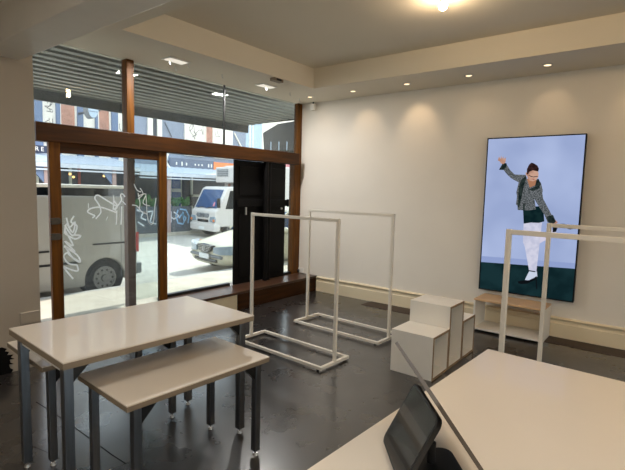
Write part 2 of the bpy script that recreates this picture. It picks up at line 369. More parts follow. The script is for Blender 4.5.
# ------------------------------------------------------------------ table and benches
def make_table(name, x0, x1, y0, y1, h, th, leg, ins, label, cat, group=None, topname='tabletop', rz=0.0):
    cx, cy = (x0 + x1) / 2, (y0 + y1) / 2
    t = empty(name, (cx, cy, 0), label, cat, group)
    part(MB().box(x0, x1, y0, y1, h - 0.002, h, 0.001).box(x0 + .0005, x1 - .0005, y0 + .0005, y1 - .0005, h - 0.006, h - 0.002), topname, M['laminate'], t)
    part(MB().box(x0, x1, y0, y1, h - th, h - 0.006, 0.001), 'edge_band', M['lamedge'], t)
    hb = h - th
    zt = hb - 0.045
    for sx in (0, 1):
        for sy in (0, 1):
            lx = x0 + ins[0] if sx == 0 else x1 - ins[0]; ly = y0 + ins[1] if sy == 0 else y1 - ins[1]
            l = part(MB().box(lx - leg / 2, lx + leg / 2, ly - leg / 2, ly + leg / 2, 0.03, hb - 0.0005, 0.003), 'leg', M['steel'], t)
            part2 = MB().cyl((lx, ly, 0.012), (lx, ly, 0.034), 0.006, n=10).cyl((lx, ly, 0.0), (lx, ly, 0.012), 0.016, 0.012, n=14)
            part2.build('levelling_foot', M['chrome'], l, off=-Vector(t.location), smooth=True)
            sgn = 1 if sx == 0 else -1
            part(MB().prism([(lx + sgn * leg / 2, hb - 0.001), (lx + sgn * (leg / 2 + 0.09), hb - 0.001), (lx + sgn * leg / 2, hb - 0.09)], 1, ly - 0.012, ly + 0.012), 'gusset', M['blackmetal'], t)
    # end cross rails tie the pairs of legs
    for lx in (x0 + ins[0], x1 - ins[0]):
        part(MB().box(lx - 0.012, lx + 0.012, y0 + ins[1] + leg / 2, y1 - ins[1] - leg / 2, hb - 0.04, hb - 0.002), 'end_rail', M['whiteplast'], t)
    t.rotation_euler = (0, 0, math.radians(rz))
    return t
make_table('table', 0.856, 1.938, 1.957, 2.652, 0.748, 0.034, 0.042, (0.042, 0.072), 'rectangular cream table on grey steel legs in front of the graffitied door', 'table', rz=-2.6)
make_table('bench', 1.012, 1.845, 1.738, 2.235, 0.570, 0.03, 0.038, (0.06, 0.04), 'cream bench with wide seat pulled out on the near side of the rectangular cream table', 'bench', topname='seat', rz=-2.8)
make_table('bench', 0.955, 1.80, 2.44, 2.985, 0.575, 0.03, 0.038, (0.06, 0.06), 'cream bench half hidden on the window side of the rectangular cream table', 'bench', topname='seat', rz=-2.6)
# counter table at the lower right
make_table('table', 0.871, 2.231, -0.945, 0.695, 0.75, 0.036, 0.042, (0.05, 0.07), 'large cream table carrying the black payment display at the lower right', 'table', rz=-2.6)

# ------------------------------------------------------------------ garment racks
def make_rack(x, y0, y1, wid, h, label, rz=0.0):
    cy = (y0 + y1) / 2; L = (y1 - y0) / 2; q = 0.0135
    t = empty('clothes_rack', (x, cy, 0), label, 'clothes rack', 'white rectangular clothes racks', rz)
    for s in (-1, 1):
        MB().box(-q, q, s * L - q, s * L + q, 0.04, h, 0.002).build('upright', M['rack'], t)
    MB().box(-q, q, -L + q, L - q, h - 2 * q - .002, h - .002, 0.002).build('top_rail', M['rack'], t)
    b = MB(); z0, z1 = 0.014, 0.040
    for s in (-1, 1): b.box(s * wid / 2 - q, s * wid / 2 + q, -L - q, L + q, z0, z1, 0.002)
    for s in (-1, 1): b.box(-wid / 2 + q, wid / 2 - q, s * L - q, s * L + q, z0, z1, 0.002)
    b.build('base_frame', M['rack'], t)
    for s in (-1, 1):
        for k in (-1, 1):
            MB().cyl((s * wid / 2, k * (L - 0.03), 0), (s * wid / 2, k * (L - 0.03), 0.014), 0.012, 0.013, n=12).build('foot', M['rubber'], t, smooth=True)
    return t
make_rack(3.193, 2.205, 3.272, 0.37, 1.272, 'white clothes rack nearest the rectangular table, in front of the black shutters', math.radians(-2.4))
make_rack(4.10, 2.18, 3.272, 0.41, 1.292, 'white clothes rack farthest back, between the display cubes and the timber sill', math.radians(-1.8))
make_rack(2.72, -0.31, 0.735, 0.32, 1.31, 'white clothes rack at right with its upright left of centre of the tall screen', math.radians(-5))
make_rack(3.64, -0.34, 0.705, 0.30, 1.31, 'white clothes rack at right whose upright crosses the right side of the tall screen', math.radians(-5))

# ------------------------------------------------------------------ display cubes and shelf
def make_cube(x0, x1, h, y0, y1, label):
    cx = (x0 + x1) / 2; cy = (y0 + y1) / 2; w = (x1 - x0) / 2 - 0.001; d = (y1 - y0) / 2; th = 0.018
    t = empty('display_cube', (cx, cy, 0), label, 'display box', 'white open-sided display cubes')
    b = MB(); yb = -d + 0.004
    b.box(-w, w, yb, d, 0.0, th); b.box(-w, w, yb, d, h - th, h); b.box(-w, -w + th, yb, d, th, h - th); b.box(w - th, w, yb, d, th, h - th)
    b.box(-w + th, w - th, d - th, d, th, h - th)
    b.build('carcass', M['white'], t)
    b = MB(); b.box(-w, w, -d, yb, 0, th); b.box(-w, w, -d, yb, h - th, h); b.box(-w, -w + th, -d, yb, th, h - th); b.box(w - th, w, -d, yb, th, h - th)
    b.build('edge_band', M['ply'], t)
    return t
make_cube(3.415, 3.745, 0.358, 1.42, 1.795, 'low white display cube with open side, nearest the tables in its row of three')
make_cube(3.745, 4.065, 0.548, 1.42, 1.795, 'tallest white display cube, standing in the middle of the row of three')
make_cube(4.065, 4.385, 0.358, 1.42, 1.795, 'low white display cube behind the tall one, nearest the wall screen')
b_x0, b_x1, by0, by1, bh, th = 5.05, 5.41, 0.955, 1.662, 0.363, 0.018
t = empty('shelf_unit', (5.23, 1.308, 0), 'low white open shelf bench on the floor under the tall screen', 'shelf')
b = MB(); b.box(b_x0, b_x1, by0 + th, by1 - th, 0.022, 0.022 + th); b.box(b_x0, b_x1, by0, by0 + th, 0, bh - th); b.box(b_x0, b_x1, by1 - th, by1, 0, bh - th)
part(b, 'carcass', M['white'], t)
part(MB().box(b_x0, b_x1, by0, by1, bh - th, bh, 0.001), 'shelf_top', mat('warm_lit_laminate', (214, 178, 138), .45, var=.03), t)  # warm downlight glow is put into the colour of the top

# ------------------------------------------------------------------ tall wall screen
SX = 5.375
ys0, ys1, zs0, zs1 = 0.745, 1.722, 0.412, 2.142
t = empty('display_screen', (XR - 0.04, 1.233, zs0), 'tall portrait wall screen showing a person balancing on one leg', 'screen')
part(MB().box(SX + 0.003, XR - 0.012, ys0 + 0.002, ys1 - 0.002, zs0 + 0.002, zs1 - 0.002, 0.004), 'casing', M['blackmetal'], t)
b = MB(); bz = 0.011
b.box(SX - 0.004, SX + 0.006, ys0, ys0 + bz, zs0, zs1); b.box(SX - 0.004, SX + 0.006, ys1 - bz, ys1, zs0, zs1); b.box(SX - 0.004, SX + 0.006, ys0 + bz, ys1 - bz, zs0, zs0 + bz); b.box(SX - 0.004, SX + 0.006, ys0 + bz, ys1 - bz, zs1 - bz, zs1)
part(b, 'bezel', M['black'], t)
part(MB().box(XR - 0.02, XR - 0.001, 1.0, 1.5, 0.9, 1.6), 'wall_bracket', M['blackmetal'], t)
def screen_bg():
    m = emit('screen_backdrop', (170, 190, 235), 1.0); nt = m.node_tree; N = nt.nodes; L = nt.links; e = N['Emission']
    tc = N.new('ShaderNodeTexCoord'); nz = N.new('ShaderNodeTexNoise'); nz.inputs['Scale'].default_value = 1.6; nz.inputs['Detail'].default_value = 2
    r = N.new('ShaderNodeValToRGB'); el = r.color_ramp.elements
    el[0].position = 0.35; el[0].color = lin((150, 165, 204)); el[1].position = 0.65; el[1].color = lin((172, 186, 222))
    L.new(tc.outputs['Object'], nz.inputs['Vector']); L.new(nz.outputs['Fac'], r.inputs[0]); L.new(r.outputs[0], e.inputs[0]); return m
def emit_noise(name, c0, c1, scale, strength=1.0):
    m = emit(name, c0, strength); nt = m.node_tree; N = nt.nodes; L = nt.links
    tc = N.new('ShaderNodeTexCoord'); nz = N.new('ShaderNodeTexNoise'); nz.inputs['Scale'].default_value = scale; nz.inputs['Detail'].default_value = 3
    r = N.new('ShaderNodeValToRGB'); el = r.color_ramp.elements; el[0].position = 0.42; el[0].color = lin(c0); el[1].position = 0.58; el[1].color = lin(c1)
    L.new(tc.outputs['Object'], nz.inputs['Vector']); L.new(nz.outputs['Fac'], r.inputs[0]); L.new(r.outputs[0], N['Emission'].inputs[0]); return m
scr = part(MB().box(SX, SX + 0.004, ys0 + bz, ys1 - bz, zs0 + bz, zs1 - bz), 'screen', screen_bg(), t)
ly = [0.0012]
def pic(name, m, pts, org, sc, lift=None):
    """flat piece of the picture shown on the screen; outline measured in the screen plane"""
    X = SX - (lift if lift else ly[0]); ly[0] += 0.00012
    mb = MB(); mb.face([(X,) + fx(SX, org[0] + u / sc, org[1] + v / sc) for u, v in pts])
    bmesh.ops.triangulate(mb.bm, faces=mb.bm.faces[:])
    o = mb.build(name, m, scr, off=-Vector(t.location)); return o
def clampy(y): return min(max(y, ys0 + bz), ys1 - bz)
def band(name, m, zt_px, zb):
    X = SX - ly[0]; ly[0] += 0.00012
    (ya, za), (yb_, zb_) = fx(SX, *zt_px[0]), fx(SX, *zt_px[1])
    k = (zb_ - za) / (yb_ - ya); zL = za + k * (ys1 - bz - ya); zR = za + k * (ys0 + bz - ya)
    lo = zs0 + bz
    mb = MB(); mb.face([(X, ys1 - bz, zL), (X, ys0 + bz, zR), (X, ys0 + bz, zb if zb else lo), (X, ys1 - bz, zb if zb else lo)])
    mb.build(name, m, scr, off=-Vector(t.location))
band('picture_skirting', emit('pic_skirting', (140, 156, 200), 1.0), ((482, 256), (572, 263)), None)
band('picture_floor', emit_noise('pic_floor', (14, 34, 38), (24, 48, 52), 4), ((482, 262), (572, 268.5)), None)
P_skin = emit_noise('pic_skin', (170, 128, 110), (196, 156, 136), 12); P_skin2 = emit('pic_chest', (164, 116, 88), 1.0)
P_hair = emit_noise('pic_hair', (34, 22, 22), (58, 38, 36), 30); P_tweed = emit_noise('pic_tweed', (48, 54, 54), (118, 122, 126), 110)
P_dark = emit_noise('pic_dark_knit', (22, 32, 32), (44, 54, 52), 40); P_short = emit_noise('pic_shorts', (10, 30, 34), (18, 40, 42), 12)
P_leg = emit_noise('pic_tights', (188, 190, 212), (204, 204, 222), 14); P_leg2 = emit('pic_tights_far', (206, 200, 218), 1.0); P_shoe = emit('pic_shoe', (14, 18, 22), 1.0)
P_strap = emit('pic_shoe_upper', (196, 204, 222), 1.0); P_lip = emit('pic_lip', (150, 84, 78), 1.0); P_glass = emit('pic_spectacles', (60, 50, 54), 1.0)
o3, q3 = (500, 205), 5.1375
# raised leg behind, standing leg, shoes
pic('picture_person_raised_leg', P_leg2, [(150, 175), (215, 152), (268, 128), (290, 140), (285, 158), (225, 185), (175, 215), (140, 222)], o3, q3)
pic('picture_person_raised_shoe', P_shoe, [(272, 112), (290, 98), (330, 96), (378, 122), (360, 126), (320, 112), (296, 116), (288, 138), (270, 140)], o3, q3)
pic('picture_person_leg', P_leg, [(122, 88), (216, 90), (205, 120), (190, 155), (164, 195), (170, 240), (178, 290), (180, 340), (186, 352), (152, 352), (150, 320), (138, 260), (128, 215), (118, 190)], o3, q3)
pic('picture_person_shoe', P_strap, [(150, 340), (190, 342), (192, 368), (176, 376), (150, 388), (128, 384), (146, 364)], o3, q3)
pic('picture_person_shoe_sole', P_shoe, [(92, 392), (112, 388), (150, 386), (178, 372), (188, 364), (192, 432), (186, 432), (183, 384), (160, 394), (140, 404), (110, 406), (94, 402)], o3, q3)
pic('picture_person_ankle_strap', P_shoe, [(146, 334), (182, 340), (182, 345), (146, 340)], o3, q3)
pic('picture_person_shorts', P_short, [(118, 10), (222, 6), (228, 84), (200, 92), (160, 90), (122, 96)], o3, q3)
o1, q1 = (494, 148), 6.714
pic('picture_person_arm', P_tweed, [(268, 330), (322, 280), (330, 340), (362, 400), (398, 468), (410, 500), (360, 500), (340, 450), (300, 390), (276, 350)], o1, q1)
pic('picture_person_hand', P_skin, [(385, 480), (412, 482), (430, 500), (414, 510), (392, 508)], o1, q1)
pic('picture_person_cuff', P_dark, [(352, 462), (396, 448), (416, 494), (392, 516), (366, 500)], o1, q1)
pic('picture_person_raised_arm', P_tweed, [(50, 128), (84, 108), (110, 150), (140, 178), (214, 180), (226, 230), (168, 232), (120, 206), (90, 180)], o1, q1)
pic('picture_person_raised_cuff', P_dark, [(34, 146), (50, 118), (62, 98), (86, 104), (84, 128), (60, 138), (62, 148)], o1, q1)
pic('picture_person_raised_hand', P_skin, [(46, 104), (40, 90), (26, 84), (44, 86), (34, 58), (46, 74), (48, 50), (56, 72), (64, 54), (66, 74), (80, 62), (72, 84), (78, 96), (64, 108)], o1, q1)
pic('picture_person_neck', P_skin2, [(214, 205), (290, 215), (280, 262), (240, 268), (206, 262)], o1, q1)
pic('picture_person_jacket', P_tweed, [(168, 220), (214, 182), (222, 205), (206, 262), (240, 266), (286, 246), (292, 204), (316, 235), (328, 285), (322, 325), (272, 340), (268, 360), (282, 412), (240, 418), (195, 418), (160, 416), (158, 388), (148, 378), (164, 360), (150, 300), (158, 265)], o1, q1)
pic('picture_person_lapel', P_dark, [(214, 184), (216, 210), (200, 262), (186, 330), (170, 400), (160, 400), (172, 320), (166, 270), (180, 220)], o1, q1)
pic('picture_person_collar', P_dark, [(286, 212), (300, 206), (314, 240), (300, 272), (260, 290), (232, 278), (274, 262)], o1, q1)
pic('picture_person_belt', P_dark, [(196, 372), (208, 372), (206, 418), (194, 418)], o1, q1)
pic('picture_person_face', P_skin, [(222, 160), (250, 146), (290, 150), (300, 170), (298, 196), (284, 214), (262, 224), (236, 218), (224, 196)], o1, q1)
pic('picture_person_ear', P_skin, [(212, 166), (222, 164), (224, 188), (216, 184)], o1, q1)
pic('picture_person_hair', P_hair, [(220, 178), (222, 140), (236, 112), (252, 98), (270, 104), (292, 118), (302, 138), (298, 158), (262, 150), (240, 158), (230, 176)], o1, q1)
pic('picture_person_spectacles', P_glass, [(232, 180), (250, 188), (264, 192), (276, 190), (296, 188), (296, 192), (278, 195), (264, 197), (248, 193), (232, 184)], o1, q1)
pic('picture_person_mouth', P_lip, [(252, 208), (268, 206), (278, 209), (266, 213)], o1, q1)

# ------------------------------------------------------------------ payment display on the near table
t = empty('payment_display', (1.26, 0.50, 0.75), 'black counter display with a tablet on its back, on the large near table', 'payment terminal')
U = Vector((0.7604, 0.6494, 0)); PP = Vector((0.6494, -0.7604, 0)); r1 = ray(394.4, 342.5); r2 = ray(477.2, 467.6)
Nn = r1.cross(r2).normalized(); U = Nn.cross(Vector((0, 0, 1))).normalized(); Vv = U.cross(Nn)
if Vv.z < 0: Vv = -Vv
PP = Vector((U.y, -U.x, 0))
def slab(Mx, w0, w1, h0, h1, th, rad):
    """rounded slab: width along column 0, height along column 1, thickness along column 2"""
    pts = []
    for cx, cy, a0 in ((w1 - rad, h1 - rad, 0), (w0 + rad, h1 - rad, 90), (w0 + rad, h0 + rad, 180), (w1 - rad, h0 + rad, 270)):
        for k in range(6):
            a = math.radians(a0 + 18 * k); pts.append((cx + rad * math.cos(a), cy + rad * math.sin(a)))
    mb = MB(); mb.prism(pts, 2, 0, th); bmesh.ops.transform(mb.bm, matrix=Mx, verts=mb.bm.verts[:]); return mb
def frame(o, a, b_, c_):
    m = Matrix.Identity(4)
    for i, v in enumerate((a, b_, c_)):
        for r in range(3): m[r][i] = v[r]
    for r in range(3): m[r][3] = o[r]
    return m
Fm = frame(EYE, U, Vv, U.cross(Vv))
part(slab(Fm, 1.00, 1.44, -0.868, -0.588, 0.010, 0.008), 'main_panel', M['tabback'], t)
# tablet sloping down to the left from the back of the panel
BL = on(2, 0.768, 382, 438.7)
TL = BL + PP * 0.090 + Vector((0, 0, 0.178))
upv = (TL - BL).normalized(); nn = (-U).cross(upv).normalized()
if nn.x > 0: nn = -nn
hgt = (TL - BL).length
Ft = frame(BL - nn * 0.014, -U, upv, nn)
part(slab(Ft, 0.0, 0.232, 0.0, hgt, 0.013, 0.022), 'tablet', M['plastic'], t)
Ft2 = frame(BL - nn * 0.0009, -U, upv, nn)
part(slab(Ft2, 0.006, 0.226, 0.006, hgt - 0.006, 0.0006, 0.017), 'tablet_glass', M['tabface'], t)
Cb = BL + PP * 0.10 - U * 0.13; Cb.z = 0.7502
part(slab(frame(Cb, U, PP, Vector((0, 0, 1))), -0.09, 0.09, -0.06, 0.09, 0.014, 0.03), 'base', M['plastic'], t)
mid = BL + PP * 0.115 - U * 0.11
top = EYE + U * 1.235 + Vv * -0.73
part(MB().tube([Vector((mid.x, mid.y, 0.76)), Vector((mid.x, mid.y, 0.80)), Vector((mid.x, mid.y, 0.82))], 0.012, 10), 'stem', M['plastic'], t, smooth=True)

# ------------------------------------------------------------------ small fittings
t = empty('power_outlet', (XR, 4.47, 0.27), 'white power outlet with a plug on the wall above the sill corner', 'power outlet')
part(MB().box(XR - 0.012, XR, 4.41, 4.53, 0.238, 0.315, 0.003), 'face_plate', M['whiteplast'], t)
part(MB().box(XR - 0.045, XR - 0.012, 4.49, 4.53, 0.245, 0.285, 0.006), 'plug', M['plastic'], t)
tag(MB().ring((XR, 1.283, 2.262), 0, 0.062, 0.048, -0.004, 0.0).build('painted_ring', M['wall']), 'faint wall-coloured ring on the wall above the tall screen', 'wall ring')
t = empty('motion_sensor', (5.41, 4.275, 2.79), 'small white motion sensor hanging in the ceiling corner by the right wall', 'sensor')
part(MB().box(5.375, 5.435, 4.24, 4.31, 2.672, 2.765, 0.01), 'housing', M['whiteplast'], t)
part(MB().cyl((5.405, 4.275, 2.765), (5.405, 4.275, 2.793), 0.012, n=10), 'bracket', M['plastic'], t)
t = empty('ceiling_sensor', (4.06, 3.76, 2.793), 'small pale box fixed under the ceiling beside the tray edge', 'sensor')
part(MB().box(3.98, 4.14, 3.725, 3.80, 2.755, 2.793, 0.008), 'housing', M['lamedge'], t)
part(MB().box(4.02, 4.10, 3.722, 3.726, 2.763, 2.785), 'lens', M['plastic'], t)
hp = [(169.5, 61), (188, 64), (175, 67), (222, 75), (266, 87), (290, 93), (299.5, 99)]
for px in hp:
    p = on(2, 2.785, *px)
    b = MB(); b.tube([(p.x, p.y, ZS), (p.x, p.y, ZS - 0.028), (p.x + 0.008, p.y, ZS - 0.040), (p.x + 0.018, p.y, ZS - 0.036)], 0.004, 6)
    tag(b.build('ceiling_hook', M['chrome'], smooth=True), 'tiny metal hook screwed into the cream ceiling above the shop window', 'hook', 'ceiling hooks above the window')
E_lens = emit('panel_light', (255, 246, 228), 0.6)
E_down = emit('downlight_glow', (255, 226, 180), 1.6)
for (cx, cy, lab) in ((2.925, 4.11, 'small rectangular ceiling light above the left part of the shop window'), (4.255, 4.12, 'small rectangular ceiling light above the black shutters')):
    t = empty('ceiling_light', (cx, cy, ZS), lab, 'ceiling light', 'rectangular ceiling lights')
    b = MB(); b.box(cx - .125, cx + .125, cy - .075, cy + .075, ZS - 0.012, ZS, 0.002); part(b, 'frame', M['whiteplast'], t)
    part(MB().box(cx - .105, cx + .105, cy - .055, cy + .055, ZS - 0.016, ZS - 0.011), 'diffuser', E_lens, t)
labs = ['first round downlight, in the ceiling corner by the window', 'round downlight second from the window along the right soffit', 'round downlight third from the window along the right soffit', 'round downlight above the left edge of the tall screen', 'round downlight above and right of the tall screen']
for lab, cy in zip(labs, (4.08, 3.37, 2.61, 1.87, 1.09)):
    t = empty('downlight', (5.08, cy, ZS), lab, 'downlight', 'downlights along the right soffit')
    part(MB().ring((5.08, cy, ZS), 2, 0.05, 0.034, -0.006, 0.001), 'trim_ring', M['chrome'], t, smooth=True)
    part(MB().cyl((5.08, cy, ZS - 0.003), (5.08, cy, ZS + 0.0), 0.034, n=20), 'lamp', E_down, t)
p = on(2, 2.965, 443, 6)
t = empty('globe_lamp', (p.x, p.y, ZT), 'lit globe bulb on a short holder under the recessed ceiling', 'lamp')
part(MB().ball((p.x, p.y, 2.965), 0.034), 'bulb', emit('lit_bulb', (255, 214, 150), 60.0), t, smooth=True)
part(MB().cyl((p.x, p.y, 2.995), (p.x, p.y, ZT), 0.022, 0.03, n=16), 'lamp_holder', M['lamedge'], t, smooth=True)

# ================================================================== STREET
ZG = -0.36
M['asphalt'] = mat('pale_asphalt', (172, 167, 157), 0.85, var=0.10, scale=2.5, bump=0.1)
M['pave'] = mat('pale_paving', (186, 179, 165), 0.85, var=0.10, scale=3, bump=0.1)
M['kerb'] = mat('kerb_stone', (168, 166, 162), 0.8)
M['awn'] = mat('grey_sheet_metal', (124, 126, 120), 0.5, var=0.12, scale=4)
M['awnf'] = mat('weathered_fascia', (56, 58, 58), 0.6, var=0.25, scale=3, stretch=(6, 1, 0.5))
M['vanw'] = mat('van_paint', (178, 174, 166), 0.3, var=0.02, coat=0.4)
M['carp'] = mat('cream_car_paint', (206, 200, 176), 0.3, var=0.02, coat=0.5)
M['truckp'] = mat('white_truck_paint', (216, 211, 206), 0.35, var=0.02, coat=0.3)
M['vglass'] = mat('vehicle_glass', (52, 84, 128), 0.05, var=0.25, scale=2.5, coat=0.5)
M['vdark'] = mat('vehicle_dark_glass', (24, 28, 32), 0.08, var=0.2, scale=3, coat=0.5)
M['alloy'] = mat('silver_wheel', (128, 128, 126), 0.45, 0.4)
M['lampg'] = mat('headlamp_lens', (140, 156, 168), 0.12, var=0.1, scale=15, coat=0.8)
M['amber'] = mat('amber_lens', (232, 130, 50), 0.25)
M['red'] = mat('red_lens', (200, 30, 30), 0.25)
M['greyp'] = mat('grey_bumper', (120, 124, 128), 0.5)
M['plate'] = mat('number_plate', (230, 232, 232), 0.5, var=0.02)
M['blueg'] = mat('blue_grey_render', (146, 156, 174), 0.8, var=0.05)
M['bluep'] = mat('blue_pilaster', (112, 130, 160), 0.7, var=0.05)
M['panelw'] = mat('white_board', (246, 240, 228), 0.7, var=0.04)
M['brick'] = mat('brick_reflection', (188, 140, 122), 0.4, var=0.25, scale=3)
M['paleb'] = mat('pale_blue_render', (186, 208, 230), 0.8, var=0.04)
M['navy'] = mat('navy_sign', (52, 58, 78), 0.6)
M['signg'] = mat('grey_blue_sign', (104, 112, 130), 0.6, var=0.05)
M['orange'] = mat('orange_sign', (244, 140, 84), 0.6, var=0.04)
M['awn2'] = mat('pale_blue_sheet', (178, 188, 198), 0.6, var=0.08, scale=6, stretch=(6, 1, 1))
M['awn2f'] = mat('pale_fascia', (206, 212, 220), 0.6, var=0.08, scale=5)
M['shop'] = mat('dark_shopfront', (60, 68, 80), 0.35, var=0.3, scale=1.2)
M['postb'] = mat('pinkish_post', (170, 146, 140), 0.7)
M['shopframe'] = mat('pale_shop_frame', (210, 214, 200), 0.6)
M['fence'] = mat('dark_fence', (84, 90, 98), 0.7, var=0.12, scale=8)
M['fern'] = mat('fern_green', (88, 140, 84), 0.7, var=0.35, scale=10)
M['tag1'] = mat('white_spray', (226, 228, 232), 0.8, var=0.03); M['tag2'] = mat('blue_spray', (150, 192, 226), 0.8, var=0.03)
struct(MB().box(-14, 40, 4.56, 7.0, ZG - 0.1, -0.14).build('footpath', M['pave']))
struct(MB().box(-14, 20, -16, YB - 0.12, ZG - 0.1, -0.05).build('yard', M['pave']))
struct(MB().box(-14, 40, 7.0, 7.14, ZG - 0.1, -0.145, 0.01).build('kerb', M['kerb']))
struct(MB().box(-14, 40, 7.14, 15.4, ZG - 0.2, ZG).build('road', M['asphalt']))
struct(MB().box(-14, 40, 15.2, 18.2, ZG - 0.1, ZG + 0.12).build('footpath_opposite', M['pave']))
# shop's own street awning: ribbed metal deck, hanging fascia
t = empty('street_awning', (2.5, 4.62, 2.9), 'grey ribbed metal awning over the footpath above the shop window', 'awning')
prof = []; y = 4.68; pitch = 0.182
while y < 7.05:
    z_ = 2.885 - 0.034 * (y - 4.68)
    prof += [(y, z_), (y + 0.095, z_), (y + 0.11, z_ + 0.065), (y + 0.167, z_ + 0.065)]; y += pitch
prof = [q for q in prof if q[0] <= 7.1]
b = MB(); A = [b.bm.verts.new((-6, q[0], q[1])) for q in prof]; B_ = [b.bm.verts.new((6.78, q[0], q[1])) for q in prof]
A2 = [b.bm.verts.new((-6, q[0], q[1] + 0.02)) for q in prof]; B2 = [b.bm.verts.new((6.78, q[0], q[1] + 0.02)) for q in prof]
for i in range(len(prof) - 1):
    b.bm.faces.new((A[i], A[i + 1], B_[i + 1], B_[i])); b.bm.faces.new((A2[i], B2[i], B2[i + 1], A2[i + 1]))
for i in range(len(prof) - 1): b.bm.faces.new((B_[i], B_[i + 1], B2[i + 1], B2[i])); b.bm.faces.new((A[i], A2[i], A2[i + 1], A[i + 1]))
part(b, 'ribbed_deck', M['awn'], t)
part(MB().box(-6, 6.80, 7.08, 7.13, 2.665, 2.92), 'fascia', M['awnf'], t)
part(MB().box(6.76, 6.80, 4.68, 7.08, 2.83, 2.99), 'end_trim', M['awnf'], t)
# wall of the shop outside above the awning, and the next shop along
struct(MB().box(-14, 5.6, 4.46, 4.66, ZS + 0.02, 6.0).build('wall_outside_upper', M['pier']))
t = empty('neighbour_awning', (7.6, 4.7, 2.2), 'grey weathered awning of the next shop seen through the upper right pane', 'awning')
X0 = 7.3
pts = [fx(X0, *q) for q in ((263, 133), (278, 124), (296, 121), (296, 153), (264, 150))]
pts = [pts[0], pts[1], (4.75, 3.0), (4.75, 2.25), pts[4]]
part(MB().prism(pts, 0, X0, X0 + 0.04), 'end_panel', M['awnf'], t)
part(MB().prism([(pts[0][0], pts[0][1] - .02), pts[1], (4.75, 3.0), (4.75, 2.95), (pts[1][0], pts[1][1] - .05), (pts[0][0], pts[0][1] - .07)], 0, X0 + 0.04, 20), 'roof_sheet', M['awn'], t)
part(MB().box(X0 + 0.04, 20, pts[0][0] - 0.06, pts[0][0] - .01, pts[4][1], pts[0][1] - 0.03), 'valance', M['awnf'], t)
for k, px in enumerate((271, 279, 287)):
    y, z = fx(X0, px, 146); part(MB().box(X0 - 0.006, X0, y - 0.012, y + 0.012, z - 0.09, z + 0.09), 'lettering', M['paleb'], t)
struct(MB().box(6.9, 30, 4.5, 4.7, ZG, 6.0).build('wall_outside_neighbour', M['panelw']))

# ---- vehicles -----------------------------------------------------
def wheel(t, x, y, r, side, w=0.2, hub=M['alloy']):
    """side = direction of the outer face along local y"""
    o = MB().cyl((x, y - side * w, r), (x, y, r), r, n=32).ring((x, y, r), 1, r * 0.93, r * 0.70, min(0, side * 0.012), max(0, side * 0.012)).build('wheel', M['rubber'], t, smooth=True)
    h = MB().cyl((x, y, r), (x, y + side * 0.006, r), r * 0.68, n=28)
    h.ring((x, y, r), 1, r * 0.68, r * 0.58, min(0, side * 0.02), max(0, side * 0.02))
    h.cyl((x, y, r), (x, y + side * 0.028, r), r * 0.22, r * 0.18, n=16)
    h.build('hub', hub, o, smooth=True)
    k = MB()
    for i in range(10):
        a = 2 * PI * i / 10; k.cyl((x + r * .47 * math.cos(a), y + side * 0.004, r + r * .47 * math.sin(a)), (x + r * .47 * math.cos(a), y + side * 0.0085, r + r * .47 * math.sin(a)), r * 0.065, n=10)
    k.build('vent_holes', M['rubber'], o)
# van: parked at the near kerb, facing left, its left side towards the shop
t = empty('van', (4.5, 7.5, ZG), 'pale grey delivery van parked at the kerb outside the graffitied door', 'van')
Hv = 1.865
wx, wr, ar = -0.58, 0.295, 0.345
def arch(cx, r, zb, n=12): return [(cx + r * math.cos(PI * k / n), wr + r * math.sin(PI * k / n)) for k in range(n, -1, -1)]
prof = [(-4.35, 0.30), (-4.2, 0.24)] + [(-3.55 - ar, 0.2)] + arch(-3.55, ar, 0.2) + [(-3.55 + ar, 0.2), (wx - ar, 0.2)] + arch(wx, ar, 0.2) + [(wx + ar, 0.24), (0.0, 0.27), (0.02, 0.9), (-0.03, 1.68), (-2.6, 1.70), (-3.2, 1.5), (-3.75, 1.02), (-4.3, 0.85)]
body = MB().prism(prof, 1, 0.0, 1.75).build('body', M['vanw'], t)
bv = body.modifiers.new('bev', 'BEVEL'); bv.width = 0.03; bv.segments = 3; bv.limit_method = 'ANGLE'; bv.angle_limit = math.radians(50)
MB().prism([(0.0, 1.66), (-0.04, 1.81), (-2.55, 1.82), (-3.1, 1.66)], 1, 0.05, 1.70).build('window_band', M['vdark'], t)
rf = MB().prism([(0.0, 1.812), (-0.06, Hv), (-2.5, Hv + 0.01), (-2.75, 1.812)], 1, 0.02, 1.73, 0.02).build('roof', M['panelw'], t)
for (pa, pb, hh) in (((93, 244.6), (127, 242), 0.013), ((36, 267), (81, 262), 0.018)):
    (xa, za), (xb, zb) = fy(7.49, *pa), fy(7.49, *pb)
    zc = (za + zb) / 2 - ZG
    MB().box(xa - 4.5, xb - 4.5, -0.014, 0.002, zc - hh, zc + hh, 0.004).build('side_rail', M['blackmetal'], t)
(xa, za), (xb, zb) = fy(7.49, 36, 253), fy(7.49, 49, 251.5)
MB().box(xa - 4.5, xb - 4.5, -0.03, 0.0, (za + zb) / 2 - ZG - 0.012, (za + zb) / 2 - ZG + 0.016, 0.006).build('door_handle', M['blackmetal'], t)
(xa, za) = fy(7.49, 124.5, 248.5); MB().box(xa - 4.5 - 0.055, xa - 4.5 + 0.055, -0.006, 0.0, za - ZG - 0.06, za - ZG + 0.06, 0.004).build('fuel_flap', M['vanw'], t)
for x_ in (-0.30, -1.72, -2.75): MB().box(x_ - 0.004, x_ + 0.004, -0.003, 0.001, 0.3, 1.56).build('door_gap', M['greyp'], t)
MB().box(-0.02, 0.035, -0.01, 0.12, 0.70, 1.05, 0.01).build('tail_light', M['red'], t)
MB().box(-0.02, 0.10, 0.0, 1.75, 0.30, 0.50, 0.03).build('rear_bumper', M['greyp'], t)
